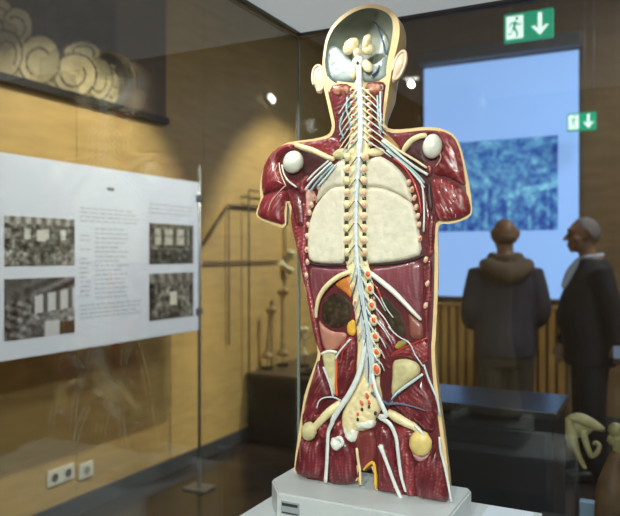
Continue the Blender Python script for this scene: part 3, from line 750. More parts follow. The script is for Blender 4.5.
lidm = mat('lid_white', (205, 208, 212), .6)
boxo('light_diffuser', gx0+.018, gx1-.018, gy0+.018, gy1-.018, gz1+.0075, gz1+.0115, mat('diffuser_glow', (222, 226, 232), .6, emit=.34), case)
boxo('lid', gx0-.012, gx1+.012, gy0-.012, gy1+.012, gz1+.012, gz1+.05, lidm, case)
frm = mat('lid_frame', (58, 58, 60), .35, metal=.2)
fw = .016
boxo('lid_frame', gx0-.012, gx0+fw, gy0-.012, gy1+.012, gz1+.0005, gz1+.0115, frm, case)
boxo('lid_frame', gx1-fw, gx1+.012, gy0-.012, gy1+.012, gz1+.0005, gz1+.0115, frm, case)
boxo('lid_frame', gx0+fw+.0005, gx1-fw-.0005, gy1-fw, gy1+.012, gz1+.0005, gz1+.0115, frm, case)
boxo('lid_frame', gx0+fw+.0005, gx1-fw-.0005, gy0-.012, gy0+fw, gz1+.0005, gz1+.0115, frm, case)
def case_led(x, y, power, target):
    led = boxo('led_lamp', x-.022, x+.022, y-.010, y+.010, gz1+.0015, gz1+.007, mat('case_led_glow', (255, 250, 240), .5, emit=12), case)
    ld = bpy.data.lights.new('case_light', 'SPOT'); ld.energy = power; ld.color = (1, .97, .93); ld.shadow_soft_size = .012; ld.spot_size = math.radians(120); ld.spot_blend = .6
    lo = bpy.data.objects.new('case_light', ld); COL.objects.link(lo); lo.parent = case
    lo.location = Vector((x, y, gz1-.015))-Vector(case['_w']); lo.rotation_euler = (Vector(target)-Vector((x, y, gz1))).to_track_quat('-Z', 'Y').to_euler()
case_led(-.80, 1.14, P_CASE, (-.58, 1.36, 1.4))

# pedestal with a paper label
YT = 1.36
bz = 1.01   # top of the model's base
ped = thing('pedestal', 'pale grey block under the torso base inside the showcase', 'pedestal', (-.53, 1.39, gz0), keep_world=True)
pdm = mat('pedestal_grey', (196, 200, 204), .5, var=.02)
boxo('block', -.80, -.235, 1.235, 1.545, gz0+.0, bz-.0565, pdm, ped, bevel=.003)
lbm = bmesh.new(); box(lbm, -.345, -.25, 1.46, 1.535, bz-.056, bz-.0545, .0004); 
finish(lbm, 'paper_label', mat('label_white', (215, 222, 235), .5), None, label='small white paper label on the pale pedestal right of the base', cat='label')

# ------------------------------------------------------------------ THE TORSO
tor = thing('anatomical_torso', 'painted anatomical torso opened from behind, showing spine, lungs and red muscles', 'model', (-.57, YT+.02, bz-.055), keep_world=True)
skin_c = mat('wax_skin', (222, 192, 142), .42, var=.07, vscale=14, coat=.2)
skin_f = mat('wax_flesh', (214, 186, 158), .45, var=.06, vscale=10, coat=.2)
musc = mat('muscle_red', (124, 38, 46), .36, var=.25, vscale=26, tint=(212, 146, 142), coat=.35, bump=.12, bscale=140)
muscd = mat('muscle_dark', (96, 29, 38), .34, var=.28, vscale=26, tint=(188, 110, 112), coat=.4, bump=.06, bscale=120)
muscp = mat('muscle_purple', (116, 56, 66), .36, var=.2, vscale=18, tint=(178, 128, 130), coat=.35)
tiss = mat('inner_tissue', (84, 18, 26), .5, var=.2)
lungm = mat('lung_ivory', (216, 208, 188), .5, var=.06, vscale=45, tint=(186, 176, 154), bump=.12, bscale=160)
bone = mat('model_bone', (230, 212, 166), .4, var=.10, vscale=35, coat=.2)
bonew = mat('model_cartilage', (224, 224, 212), .3, var=.05, vscale=30, coat=.35)
bonec = mat('model_cut_bone', (196, 184, 138), .5, var=.15, vscale=50, bump=.1, bscale=150)
nerve = mat('nerve_white', (214, 217, 214), .4, var=.08, vscale=80, coat=.2)
nervey = mat('nerve_cream', (232, 216, 176), .4)
veinb = mat('vein_blue', (52, 82, 108), .35, coat=.3)
teal = mat('vein_teal', (146, 180, 182), .35, coat=.3)
artery = mat('artery_red', (196, 52, 44), .35, coat=.3)
orange = mat('marrow_orange', (222, 92, 58), .4)
pink = mat('marrow_pink', (226, 176, 150), .5)
darkm = mat('foramen_dark', (52, 40, 26), .6)
cavd = mat('cavity_dark', (52, 42, 32), .28, var=.3, vscale=30, tint=(96, 84, 62), coat=.5)
fat = mat('fat_yellow', (222, 170, 58), .45, var=.15, vscale=40)
orf = mat('fascia_orange', (206, 124, 52), .45, var=.15, vscale=40)
perit = mat('membrane_pink', (176, 118, 100), .4, var=.12, vscale=20, coat=.2)
fascia = mat('fascia_bluewhite', (196, 208, 214), .35, coat=.2)

C1 = (300, 0, 5.16); C2 = (300, 80, 5.16); C3 = (250, 130, 5.16); C4 = (380, 120, 4.3); C5 = (300, 150, 4.3); C6 = (300, 250, 4.3)
C7 = (290, 340, 5.16); C8 = (360, 340, 5.16); CB = (240, 410, 4.87); CR = (350, 410, 4.43)
def c(K, pts): return crop(*K, pts)
ZM = bz+.0005
outline = c(C1, [(115, 340), (120, 270), (135, 190), (165, 130), (220, 75), (280, 38), (340, 20), (400, 22), (450, 38), (490, 68), (512, 110), (515, 170), (505, 230), (485, 300), (470, 380), (460, 440)]) + \
    [(387.5, 100), (385, 115)] + c(C4, [(18, 18), (40, 40), (100, 40), (200, 28), (270, 36), (320, 63), (350, 120), (368, 200), (385, 280), (391, 330), (398, 390), (388, 417), (340, 438), (300, 448), (258, 445)]) + \
    [(437.5, 230), (438.5, 260), (437.5, 300), (436, 332), (434.5, 352), (437.5, 390), (442, 420), (447, 460), (451.5, 503), (377, 503), (374, 489), (374, 470), (366, 464), (358, 468), (357, 485), (294.5, 476)] + \
    [(294.4, 463), (297.5, 441), (301.6, 412), (304.5, 394), (311.3, 374), (318, 356), (317, 345), (312, 320), (307, 298), (303, 278), (300, 260), (296, 243), (292.5, 228), (290.5, 214), (287.5, 200), (286.5, 214), (286, 229)] + \
    [(273, 225), (261.6, 220.5), (255.4, 215.3), (257.8, 207), (261, 197.5), (259.5, 191), (260.7, 178.4), (264.5, 165), (273, 151.3), (285, 143), (296.5, 141), (310, 139.5), (325, 136.5), (331, 132), (332, 124.6), (329.5, 113), (326, 98), (323, 84)]
def shell():
    poly = np.array([(lambda p: (p.x, p.z))(onY(a, b, YT)) for a, b in outline]); poly[:, 1] = np.maximum(poly[:, 1], bz+.0008)
    hole = np.array([(lambda p: (p.x, p.z))(onY(a, b, YT)) for a, b in cav_px])
    rim = .0075; res = .0055
    poly = np.array(chaikin(poly, 1)); hole = np.array(chaikin(hole, 1))
    V, F, d = fill(poly, res, hole=hole); n = len(V)
    # front side of the body, swelling away from the viewer
    def H(x, z):
        py = HY-(z-CAMZ)*FPX/1.46
        pts = [(0, .15), (95, .15), (130, .075), (170, .055), (225, .055), (300, .065), (345, .085), (390, .09), (500, .085)]
        for (a, ha), (b, hb) in zip(pts, pts[1:]):
            if a <= py <= b: return ha+(hb-ha)*(py-a)/(b-a)
        return .085
    vv = []; R = .085
    for (x, z), dd in zip(V, d):
        t = min(1, dd/R); vv.append((x, YT+H(x, z)*math.sqrt(max(0, 1-(1-t)**2))+.0002, z))
    ff = [f[::-1] for f in F]
    rimf = [f for f in F if not inside(np.array([np.mean([V[i] for i in f], 0)]), hole)[0]]
    me = bpy.data.meshes.new('skin_shell'); me.from_pydata(vv+[(x, YT, z) for x, z in V], [], ff+[tuple(i+n for i in f) for f in rimf])
    bm = bmesh.new(); bm.from_mesh(me); bmesh.ops.remove_doubles(bm, verts=bm.verts, dist=.0006)
    bmesh.ops.delete(bm, geom=[v for v in bm.verts if not v.link_faces], context='VERTS')
    o = finish(bm, 'skin_shell', skin_c, tor, smooth=True, angle=50)
    # red cut surface inside the skin rim, from the neck down
    b_ = resample(poly, .004); T = np.roll(b_, -1, 0)-np.roll(b_, 1, 0); T /= np.linalg.norm(T, axis=1)[:, None]+1e-12
    ar = .5*np.sum(b_[:, 0]*np.roll(b_[:, 1], -1)-np.roll(b_[:, 0], -1)*b_[:, 1]); sg = 1 if ar > 0 else -1
    Q_ = b_+np.stack([-T[:, 1], T[:, 0]], 1)*sg*rim; k = inside(Q_, b_) & (pdist(Q_, b_) > rim*.9) & (Q_[:, 1] < onY(360, 86, YT).z)
    Q_ = Q_[k]; Q_[:, 1] = np.where(Q_[:, 1] < bz+.012, bz+.001, Q_[:, 1])
    V2, F2, d2 = fill(Q_, .006)
    me = bpy.data.meshes.new('cut_surface'); me.from_pydata([(x, YT-.0012*min(1, q/.002), z) for (x, z), q in zip(V2, d2)], [], F2)
    bm = bmesh.new(); bm.from_mesh(me); finish(bm, 'cut_surface', tiss, tor, smooth=True)
    return o
cav_px = c(C1, [(133, 330), (140, 260), (152, 200), (185, 140), (240, 90), (300, 56), (360, 44), (420, 56), (463, 85), (476, 130), (470, 200), (455, 270), (442, 330), (440, 405), (300, 425), (150, 405)])
_m = np.mean(np.array(cav_px), 0); cav_px = [tuple(_m+(np.array(q)-_m)*1.035) for q in cav_px]
shell()
# base
bm = bmesh.new()
bp = [(-.770, 1.325), (-.715, 1.255), (-.372, 1.255), (-.362, 1.27), (-.362, 1.45), (-.372, 1.465), (-.755, 1.465), (-.770, 1.45)]
for z0, z1, ins in ((bz-.055, bz, 0),):
    a = [bm.verts.new((x, y, z0)) for x, y in bp]; b = [bm.verts.new((x, y, z1)) for x, y in bp]
    bm.faces.new(a[::-1]); bm.faces.new(b)
    for i in range(len(bp)): bm.faces.new((a[i], a[(i+1) % len(bp)], b[(i+1) % len(bp)], b[i]))
bmesh.ops.bevel(bm, geom=list(bm.edges), offset=.004, segments=2, affect='EDGES')
base_o = finish(bm, 'base', mat('base_grey', (188, 192, 194), .45, var=.03), tor)
q0 = onY(281, 500, 1.254); q1 = onY(297, 503, 1.254)
pl_o = boxo('name_plate', -.706, -.664, 1.2525, 1.2548, bz-.040, bz-.014, mat('plate_grey', (150, 156, 160), .4), base_o)
boxo('slot', -.703, -.667, 1.2515, 1.2524, bz-.023, bz-.017, mat('plate_dark', (52, 56, 60), .4), base_o)
boxo('slot', -.703, -.667, 1.2515, 1.2524, bz-.038, bz-.0355, mat('plate_dark', (52, 56, 60), .4), base_o)

# --- head
def bowl(name, px, m, depth, R, y0=None, rough=0, seed=1, **k): 
    return relief(name, px, m, tor, y0=YT if y0 is None else y0, bulge=-depth, R=R, thick=.0, rough=rough, seed=seed, res=.0035, **k)
cran = bowl('cranial_cavity', cav_px, mat('dura_greygreen', (122, 128, 116), .4, var=.1, vscale=30, coat=.2), .05, .05)
def on(px_, dy): return onY(px_[0], px_[1], YT+dy)
relief('skull_floor', c(C1, [(140, 245), (185, 235), (225, 275), (270, 320), (330, 325), (390, 335), (430, 300), (452, 275), (446, 340), (442, 415), (340, 425), (300, 420), (200, 425), (150, 405), (133, 340)]), mat('dura_white', (184, 192, 192), .35, tint=(160, 170, 174), coat=.3), tor, y0=YT+.022, bulge=.014, R=.018, rough=.0035, thick=.018, seed=4)
tubeo('dural_sinus', [on(q, t) for q, t in zip(c(C1, [(322, 52), (350, 78), (385, 120), (415, 175), (432, 230), (440, 275)]), (.006, .03, .04, .034, .024, .01))], .0018, veinb, tor)
tubeo('dural_sinus', [on(q, .0) for q in c(C1, [(145, 382), (160, 405), (188, 424)])], .0022, veinb, tor)
tubeo('dural_sinus', [on(q, .0) for q in c(C1, [(372, 388), (395, 368), (410, 338)])], .0026, veinb, tor)
U1 = 1.46/700/5.16
def Ry(a): return Matrix.Rotation(math.radians(a), 3, 'Y')
bs = ello('brain_stem', on(c(C1, [(262, 238)])[0], .004), (50*U1, .012, 36*U1), bone, tor, rot=Ry(38*-1+0), bumpy=.12, u=20, v=14)
ello('brain_stem_lobe', on(c(C1, [(346, 218)])[0], .004), (24*U1, .011, 42*U1), bone, bs, rot=Ry(15), bumpy=.15, seed=3)
ello('brain_stem_lobe', on(c(C1, [(352, 255)])[0], .008), (34*U1, .011, 30*U1), bone, bs, bumpy=.15, seed=4)
ello('brain_stem_lobe', on(c(C1, [(295, 272)])[0], -.004), (22*U1, .009, 24*U1), nervey, bs, bumpy=.1)
ello('brain_stem_lobe', on(c(C1, [(300, 325)])[0], -.004), (34*U1, .010, 38*U1), bonew, bs, bumpy=.1, seed=6)
ello('brain_stem_lobe', on(c(C1, [(346, 342)])[0], -.002), (26*U1, .008, 40*U1), nervey, bs, rot=Ry(-38), bumpy=.1)
ello('brain_stem_lobe', on(c(C1, [(280, 375)])[0], -.003), (16*U1, .007, 34*U1), nervey, bs, rot=Ry(15))
ello('foramen', on(c(C1, [(297, 325)])[0], -.0135), (8*U1, .002, 9*U1), mat('hole_black', (16, 14, 14), .6), bs)
def ear(pts, ry, rots):
    px_, dy, r = pts; e = ello('ear', on(px_, dy), r, skin_f, tor, rot=Ry(rots), u=20, v=14)
    return e
def ear2(cen, dy, rx, rz, ang, thick=.008):
    bm = bmesh.new(); p = on(cen, dy); M = Ry(ang)
    ell(bm, p, (rx, thick, rz), M, 20, 12)
    ringp = [p+M @ Vector((rx*.92*math.cos(a), -thick*.55, rz*.95*math.sin(a))) for a in np.linspace(-2.0, 3.6, 16)]
    tube(bm, ringp, .0032, 8, 3)
    ell(bm, p+M @ Vector((-rx*.1, 0, -rz*.8)), (rx*.55, thick*.9, rz*.38), M)
    return finish(bm, 'ear', skin_f, tor, smooth=True, angle=70)
ear2((319.5, 78.5), .006, .016, .029, -6)
ear2((400.2, 66), .006, .0125, .031, 20, .011)
# neck
N_ = lambda pts, **k: relief('neck_muscle', pts, k.pop('m', muscd), tor, fib=k.pop('fib', (80, .004, .0008)), **k)
N_(c(C2, [(150, 30), (230, 15), (278, 40), (280, 120), (268, 190), (250, 300), (190, 300), (185, 240), (182, 190), (165, 110)]), bulge=.004, R=.01)
N_(c(C2, [(335, 15), (400, 5), (445, 15), (432, 90), (428, 200), (425, 280), (430, 320), (350, 330), (338, 200), (332, 100)]), bulge=.004, R=.01)
for pts, r in (([(165, 45), (215, 22), (268, 35), (262, 72), (215, 90), (175, 80)], .005), ([(335, 25), (390, 10), (432, 30), (425, 70), (375, 80), (340, 62)], .005)):
    relief('neck_bone', c(C2, pts), mat('atlas_mottled', (182, 110, 82), .5, rgb2=(96, 36, 34), vscale=70, tint=(232, 214, 180)), tor, bulge=.008, R=.008, rough=.003, res=.0028, seed=9)
# --- vertebral column, cord
cord_px = [(359, 66), (359.5, 85), (360.5, 110), (360.3, 135), (358.5, 160), (356.5, 190), (355.8, 215), (355.8, 240), (357, 262), (359.5, 282), (363, 305), (366.5, 328), (370, 350), (372, 372), (368, 392), (360, 410)]
vert_col = relief('vertebral_column', [(352, 80), (366, 80), (368, 120), (371, 145), (369, 160), (367.5, 200), (367, 250), (371, 275), (375, 305), (378, 335), (381, 365), (380, 395), (368, 396), (357, 392), (356, 370), (358, 345), (355, 315), (351, 285), (345, 262), (343.5, 230), (344, 190), (346, 160), (348, 145), (352, 120)], bone, tor, bulge=.007, R=.01, rough=.0015, thick=.01)
tubeo('spinal_cord', [on(q, -.010) for q in cord_px], [.006, .0066, .007, .007, .0068, .0062, .006, .006, .0062, .0066, .0072, .0078, .008, .0075, .006, .003], mat('dura_cord', (214, 218, 218), .4, var=.12, vscale=90, coat=.2), tor, segs=12, flat=.6, flatdir=Vector((0, 1, 0)))
rng = random.Random(3)
def cord_at(py):
    for (a, b), (a2, b2) in zip(cord_px, cord_px[1:]):
        if b <= py <= b2: return a+(a2-a)*(py-b)/(b2-b)
    return cord_px[-1][0]
U = 1.46/700
def vertebra(px_, py, rx, rz, core, dy=-.009, corer=.55, ang=0):
    v = ello('vertebral_arch', on((px_, py), dy), (rx*U, .006, rz*U), bone, tor, bumpy=.25, seed=py*.1, rot=Ry(ang), u=12, v=8)
    if core: ello('marrow', on((px_, py), dy-.0045), (rx*U*corer, .0026, rz*U*corer), core, v, rot=Ry(ang), u=10, v=7)
def foramen(px_, py, rx=2.3, rz=3.1): ello('foramen', on((px_, py), -.0085), (rx*U, .0024, rz*U), darkm, tor, u=10, v=7)
for i in range(9):
    y_ = 157+i*11.9; xl = 347.6-.25*i+(.1*i*i*.25); xr = 364.2-.12*i+.04*i*i*.4
    vertebra(xl, y_, 4.0, 4.4, pink if i % 2 else None); vertebra(xr, y_, 4.3, 4.5, pink, corer=.62)
    foramen(xl-.5, y_+6.2); foramen(xr+.3, y_+6.2)
for i, (vx, vy) in enumerate([(367, 274), (369, 288.5), (371, 305), (372.8, 320), (374.3, 336.5), (375.8, 352)]):
    vertebra(vx+.8, vy, 4.6, 5.8, orange, ang=-18, dy=-.013, corer=.52); foramen(vx+1.0, vy+8, 1.4, 2.2)
    if i < 5: vertebra(cord_at(vy)-8.5+i*.3, vy-2, 2.4, 4, pink if i % 2 else orange, dy=-.006); 
for i in range(9):
    y_ = 90+i*6.6; rx_ = 2.9
    vertebra(cord_at(y_)-7.2, y_, rx_, 2.3, pink if i % 2 else artery, corer=.6); vertebra(cord_at(y_)+8.0+i*.35, y_+1.5, rx_, 2.3, artery if i % 2 else pink, corer=.6)
# nerve roots along the cord
def T_(K, pts, r, m, name='nerve', dy=-.012, K2=None):
    return tubeo(name, [on(q, dy) for q in c(K, pts)], r, m, tor, segs=6, sub=3)
for i in range(8):                                   # neck nerves both sides
    y0_ = 88+i*7.0; x0_ = cord_at(y0_)
    tubeo('nerve', [on((x0_+2.5, y0_), -.013), on((x0_+9, y0_+5), -.015), on((x0_+17+i*.6, y0_+13), -.011), on((x0_+21+i*1.4, y0_+20), -.008)], [.0018, .0018, .0014, .0012], nerve if i % 3 else nervey, tor, segs=6, sub=3)
    tubeo('nerve', [on((x0_-2.5, y0_+2), -.013), on((x0_-8, y0_+8), -.014), on((x0_-15, y0_+17), -.010), on((x0_-21, y0_+26), -.007)], [.0018, .0016, .0013, .0012], (nerve, teal, nervey)[i % 3], tor, segs=6, sub=3)
for pts, m_, r in (([(400, 80), (402, 140), (405, 210), (425, 270)], teal, .0024), ([(415, 60), (415, 150), (418, 240)], fascia, .0022), ([(245, 90), (240, 150), (255, 200), (265, 250)], teal, .0024), ([(225, 170), (205, 240), (225, 300)], teal, .0018),
                  ([(260, 110), (225, 180), (190, 250)], veinb, .0014), ([(345, 90), (395, 120)], artery, .0016), ([(270, 80), (272, 170), (262, 240)], artery, .0016)):
    T_(C2, pts, r, m_, 'vessel', -.010)
for i in range(10):                                  # thin roots across the thoracic cord
    y_ = 160+i*11
    for s in (-1, 1):
        x_ = cord_at(y_); tubeo('nerve_root', [on((x_+s*1.5, y_-3), -.015), on((x_+s*4.5, y_+1), -.016), on((x_+s*8.3, y_+6), -.012)], .0010, fascia if i % 2 else veinb, tor, segs=5, sub=2)
for i, y_ in enumerate((268, 281, 296, 311, 326, 341, 356)):   # lumbar roots falling to the right
    x_ = cord_at(y_)
    L = (14, 24, 30, 26, 18, 14, 12)[i]
    tubeo('nerve_root', [on((x_+2, y_-4), -.017), on((x_+7, y_+4), -.018), on((x_+L*.6+4, y_+L*.7), -.014), on((x_+L+2, y_+L*1.25), -.009)], [.0018, .0018, .0015, .001], nerve, tor, segs=6, sub=3)
    tubeo('nerve_root', [on((x_-2, y_-6), -.017), on((x_-4, y_+4), -.017), on((x_-7.5, y_+15), -.012)], .0013, veinb if i % 2 else fascia, tor, segs=6, sub=3)
    tubeo('vessel', [on((x_+3, y_+2), -.015), on((x_+8, y_+9), -.015), on((x_+11, y_+14), -.012)], .0012, veinb, tor, segs=6, sub=2)
for k in range(11):                                  # strands of the cauda equina
    o_ = -6.5+k*1.25; ys2 = [264+abs(o_)*1.5, 284, 305, 328, 350, 372-abs(o_), 388-2*abs(o_)]
    tubeo('nerve_strand', [on((cord_at(y_)+o_*(.45+.55*(y_-264)/120)+.8*math.sin(y_*.11+k), y_), -.0145-.002*math.cos(o_*.3)) for y_ in ys2], .0011, (nerve, fascia, nerve, veinb, nerve, fascia)[k % 6], tor, segs=6, sub=3)
# --- lungs in two lobes each
def lung(name, whole, cut):
    pass
LL = c(C5, [(196, 20), (165, 45), (120, 92), (85, 155), (65, 235)]); 
relief('lung_upper_lobe', c(C5, [(206, 30), (165, 46), (122, 92), (84, 158), (62, 240), (80, 220), (102, 194), (132, 168), (160, 158), (206, 158)]), lungm, tor, bulge=.009, R=.010, rough=.0005, tintamt=.6)
relief('lung_lower_lobe', c(C5, [(206, 154), (160, 154), (132, 164), (104, 190), (82, 220), (60, 252), (42, 310), (32, 370), (34, 430), (42, 482), (110, 492), (206, 490), (204, 400), (204, 300), (206, 200)]), lungm, tor, bulge=.009, R=.010, rough=.0005, tintamt=.6, seed=2)
relief('lung_upper_lobe', c(C5, [(276, 50), (342, 22), (372, 38), (412, 66), (452, 110), (474, 160), (490, 232), (458, 213), (418, 189), (370, 170), (330, 162), (278, 162)]), lungm, tor, bulge=.009, R=.010, rough=.0005, tintamt=.6, seed=3)
relief('lung_lower_lobe', c(C5, [(276, 158), (330, 158), (370, 166), (418, 186), (458, 211), (490, 232), (504, 290), (516, 350), (528, 450), (480, 468), (430, 480), (340, 490), (284, 490), (278, 380), (276, 260)]), lungm, tor, bulge=.009, R=.010, rough=.0005, tintamt=.6, seed=5)
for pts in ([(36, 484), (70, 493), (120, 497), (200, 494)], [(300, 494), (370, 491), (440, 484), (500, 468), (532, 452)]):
    T_(C5, pts, .0022, mat('shadow_black', (34, 28, 28), .6), 'lung_shadow_line', -.004)  # dark tube stands in for the shadow line under the lungs
# rib ends
ribs = c(C5, [(62, 205), (50, 235), (42, 270), (36, 322), (31, 370), (29, 430), (32, 482), (95, 120), (80, 160)])+c(C5, [(468, 140), (482, 170), (492, 206), (500, 246), (507, 284), (512, 322), (516, 382), (541, 472)])+c(C6, [(548, 145), (541, 240), (28, 110)])
for i, (a, b) in enumerate(ribs):
    v = ello('rib_end', on((a, b), -.007), (2.2*U, .0045, 3.2*U), mat('rib_cut', (226, 190, 164), .45, var=.12, vscale=60), tor, bumpy=.35, seed=i, rot=Ry(15 if a > 370 else -10), u=12, v=8)
    ello('marrow', on((a, b), -.0102), (1.1*U, .0022, 1.8*U), orange if i % 5 == 0 else pink, v, u=10, v=7)
# chest wall muscle strips
relief('chest_wall', [(403, 163), (411, 170), (418, 183), (423, 205), (425, 230), (426.5, 256), (433, 258), (434.5, 240), (433, 226), (430, 210), (426, 190), (418, 172), (408, 162)], muscd, tor, bulge=.004, R=.008, fib=(80, .004, .0006))
relief('chest_wall', [(297, 196), (305, 204), (310, 200), (307, 225), (306, 262), (309, 300), (303, 280), (299, 258), (295, 240), (291, 225), (291, 208)], musc, tor, bulge=.005, R=.008, fib=(80, .004, .0008))
relief('flank_muscle', c(C6, [(10, 60), (32, 60), (45, 150), (60, 230), (75, 300), (90, 400), (100, 450), (84, 440), (60, 370), (40, 260), (20, 150)]), musc, tor, bulge=.005, R=.008, fib=(85, .004, .0008))
relief('flank_muscle', c(C6, [(532, 50), (570, 25), (572, 110), (566, 230), (556, 300), (556, 370), (560, 480), (540, 486), (536, 380), (530, 260), (530, 150)]), muscd, tor, bulge=.005, R=.008, fib=(85, .004, .0008))
# --- left shoulder
T3 = lambda p: c(C3, p)
relief('trapezius', T3([(225, 68), (310, 58), (390, 52), (430, 40), (450, 80), (440, 140), (420, 150), (340, 108), (262, 82)]), musc, tor, bulge=.005, R=.01, fib=(8, .005, .001))
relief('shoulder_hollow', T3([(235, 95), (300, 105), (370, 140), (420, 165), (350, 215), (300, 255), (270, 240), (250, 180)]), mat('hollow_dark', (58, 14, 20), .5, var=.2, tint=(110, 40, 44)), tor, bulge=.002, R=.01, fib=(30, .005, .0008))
relief('deltoid', T3([(232, 72), (180, 72), (130, 100), (86, 158), (66, 220), (62, 300), (72, 332), (130, 312), (190, 292), (200, 300), (178, 250), (158, 200), (155, 155), (185, 112), (230, 95)]), musc, tor, bulge=.016, R=.022, fib=(64, .0055, .0014))
relief('upper_arm_muscle', T3([(72, 338), (120, 322), (188, 304), (196, 340), (180, 395), (178, 440), (182, 494), (120, 478), (62, 458), (38, 438), (50, 395)]), musc, tor, bulge=.016, R=.022, fib=(65, .0055, .0014), seed=3)
relief('rotator_muscle', T3([(190, 308), (225, 300), (255, 312), (278, 350), (290, 440), (292, 500), (240, 505), (226, 440), (212, 390), (198, 345)]), muscd, tor, bulge=.010, R=.014, fib=(105, .005, .001), seed=4)
relief('rotator_muscle', T3([(172, 240), (200, 250), (235, 262), (270, 250), (298, 225), (310, 250), (285, 290), (300, 330), (270, 330), (235, 300), (200, 300)]), musc, tor, bulge=.008, R=.010, fib=(140, .004, .001), seed=5)
ello('humeral_head', on(T3([(224, 166)])[0], -.012), (57*U1, .021, 62*U1), bonew, tor, rot=Ry(20), u=24, v=16)
tubeo('scapular_spine', [on(q, d_) for q, d_ in zip(T3([(238, 78), (275, 90), (330, 108), (385, 134), (432, 152)]), (-.012, -.018, -.018, -.016, -.010))], [.005, .0062, .0062, .006, .005], bone, tor, segs=10)
relief('first_rib', T3([(425, 120), (460, 92), (498, 95), (500, 140), (470, 155), (430, 150)]), bonec, tor, bulge=.009, R=.008, rough=.001)
for pts, m_, r in (([(420, 168), (370, 215), (320, 265), (285, 310)], nerve, .0028), ([(430, 180), (385, 225), (345, 270), (310, 318)], teal, .0024), ([(415, 190), (360, 250), (330, 300)], veinb, .0018), ([(405, 160), (345, 210), (295, 262)], nerve, .0022), ([(445, 178), (400, 235), (350, 292)], fascia, .0022),
                  ([(165, 180), (175, 225), (200, 265), (240, 295)], nerve, .0022), ([(150, 170), (158, 220), (185, 290)], nervey, .0014), ([(180, 290), (150, 320), (110, 370), (92, 420)], mat('fascia_pinkish', (206, 150, 146), .4), .0014), ([(140, 180), (130, 220), (150, 260)], MATS['fascia_pinkish'], .0012)):
    T_(C3, pts, r, m_, 'nerve', -.016)
for i in range(5): vx, vy = T3([(292+i*4, 355+i*30)])[0]; 
relief('axilla_tissue', T3([(285, 300), (330, 310), (345, 340), (320, 400), (300, 460), (290, 420), (288, 350)]), mat('tissue_pink', (206, 160, 146), .45, var=.15, vscale=60, tint=(170, 90, 86)), tor, bulge=.006, R=.008, rough=.002)
# --- right shoulder
T4 = lambda p: c(C4, p)
relief('trapezius', T4([(48, 60), (110, 52), (200, 42), (262, 48), (200, 66), (145, 82), (105, 118), (90, 130), (66, 100)]), muscd, tor, bulge=.004, R=.008, fib=(170, .005, .0008), seed=6)
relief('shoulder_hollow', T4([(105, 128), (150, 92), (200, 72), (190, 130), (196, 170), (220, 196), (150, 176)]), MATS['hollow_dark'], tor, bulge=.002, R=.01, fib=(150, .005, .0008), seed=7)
relief('deltoid', T4([(230, 50), (270, 46), (318, 72), (342, 125), (360, 205), (372, 292), (340, 272), (290, 246), (232, 240), (236, 200), (262, 150), (274, 110), (262, 75)]), musc, tor, bulge=.015, R=.02, fib=(118, .0055, .0014), seed=8)
relief('upper_arm_muscle', T4([(222, 246), (262, 244), (300, 258), (345, 288), (380, 322), (393, 388), (382, 410), (335, 432), (265, 440), (240, 420), (232, 360), (222, 300)]), musc, tor, bulge=.018, R=.022, fib=(108, .006, .0014), seed=9)
relief('rotator_muscle', T4([(198, 270), (222, 260), (224, 320), (232, 370), (225, 400), (205, 390), (196, 330)]), mat('axilla_dark', (60, 22, 26), .5, var=.2), tor, bulge=.004, R=.006)
relief('rotator_muscle', T4([(205, 402), (236, 400), (240, 440), (238, 480), (230, 600), (205, 560), (196, 480)]), muscd, tor, bulge=.006, R=.008, fib=(85, .004, .0008), seed=10)
relief('rotator_muscle', T4([(204, 190), (232, 192), (228, 240), (212, 250), (200, 225)]), musc, tor, bulge=.006, R=.006, fib=(100, .004, .0008), seed=11)
ello('humeral_head', on(T4([(226, 114)])[0], -.010), (40*U/4.3*1.0*4.3/4.3*1.0, .019, 51*U/4.3), bonew, tor, rot=Ry(6), u=24, v=16)
tubeo('scapular_spine', [on(q, d_) for q, d_ in zip(T4([(198, 66), (165, 72), (132, 92), (110, 118), (100, 136)]), (-.010, -.015, -.016, -.014, -.010))], [.005, .0058, .006, .0056, .0042], bone, tor, segs=10)
for pts, m_, r in (([(10, 88), (60, 130), (120, 180), (170, 215), (205, 235)], nerve, .0032), ([(5, 100), (60, 150), (110, 190), (160, 235), (190, 270)], teal, .0026), ([(20, 84), (80, 130), (150, 172), (200, 205)], nervey, .0026), ([(30, 130), (80, 170), (130, 215), (165, 255), (190, 290)], nerve, .0026),
                  ([(55, 145), (95, 180), (130, 220)], veinb, .002), ([(60, 165), (105, 205), (140, 255), (165, 320), (178, 400)], artery, .0022), ([(175, 260), (186, 310), (190, 400), (188, 480)], nerve, .0022), ([(265, 255), (268, 320), (280, 420)], MATS['fascia_pinkish'], .0014), ([(310, 280), (322, 340), (325, 420)], MATS['fascia_pinkish'], .0012), ([(245, 120), (262, 160), (240, 200)], MATS['fascia_pinkish'], .0014)):
    T_(C4, pts, r, m_, 'nerve', -.014)
relief('first_rib', c(C2, [(340, 370), (380, 345), (430, 350), (445, 375), (410, 395), (350, 395)]), bone, tor, bulge=.008, R=.008, rough=.0015, seed=12)
relief('first_rib', c(C2, [(190, 360), (250, 350), (285, 370), (280, 400), (235, 410), (195, 390)]), bonec, tor, bulge=.008, R=.008, rough=.0015, seed=13)
relief('neck_base_muscle', c(C2, [(432, 260), (470, 290), (520, 345), (515, 385), (470, 350), (430, 320)]), mat('fascia_tan', (150, 112, 66), .5, var=.2, vscale=50), tor, bulge=.004, R=.008)
relief('neck_base_muscle', c(C2, [(5, 322), (120, 308), (170, 290), (200, 300), (230, 350), (180, 370), (120, 360), (40, 345)]), musc, tor, bulge=.005, R=.008, fib=(170, .004, .001), seed=14)
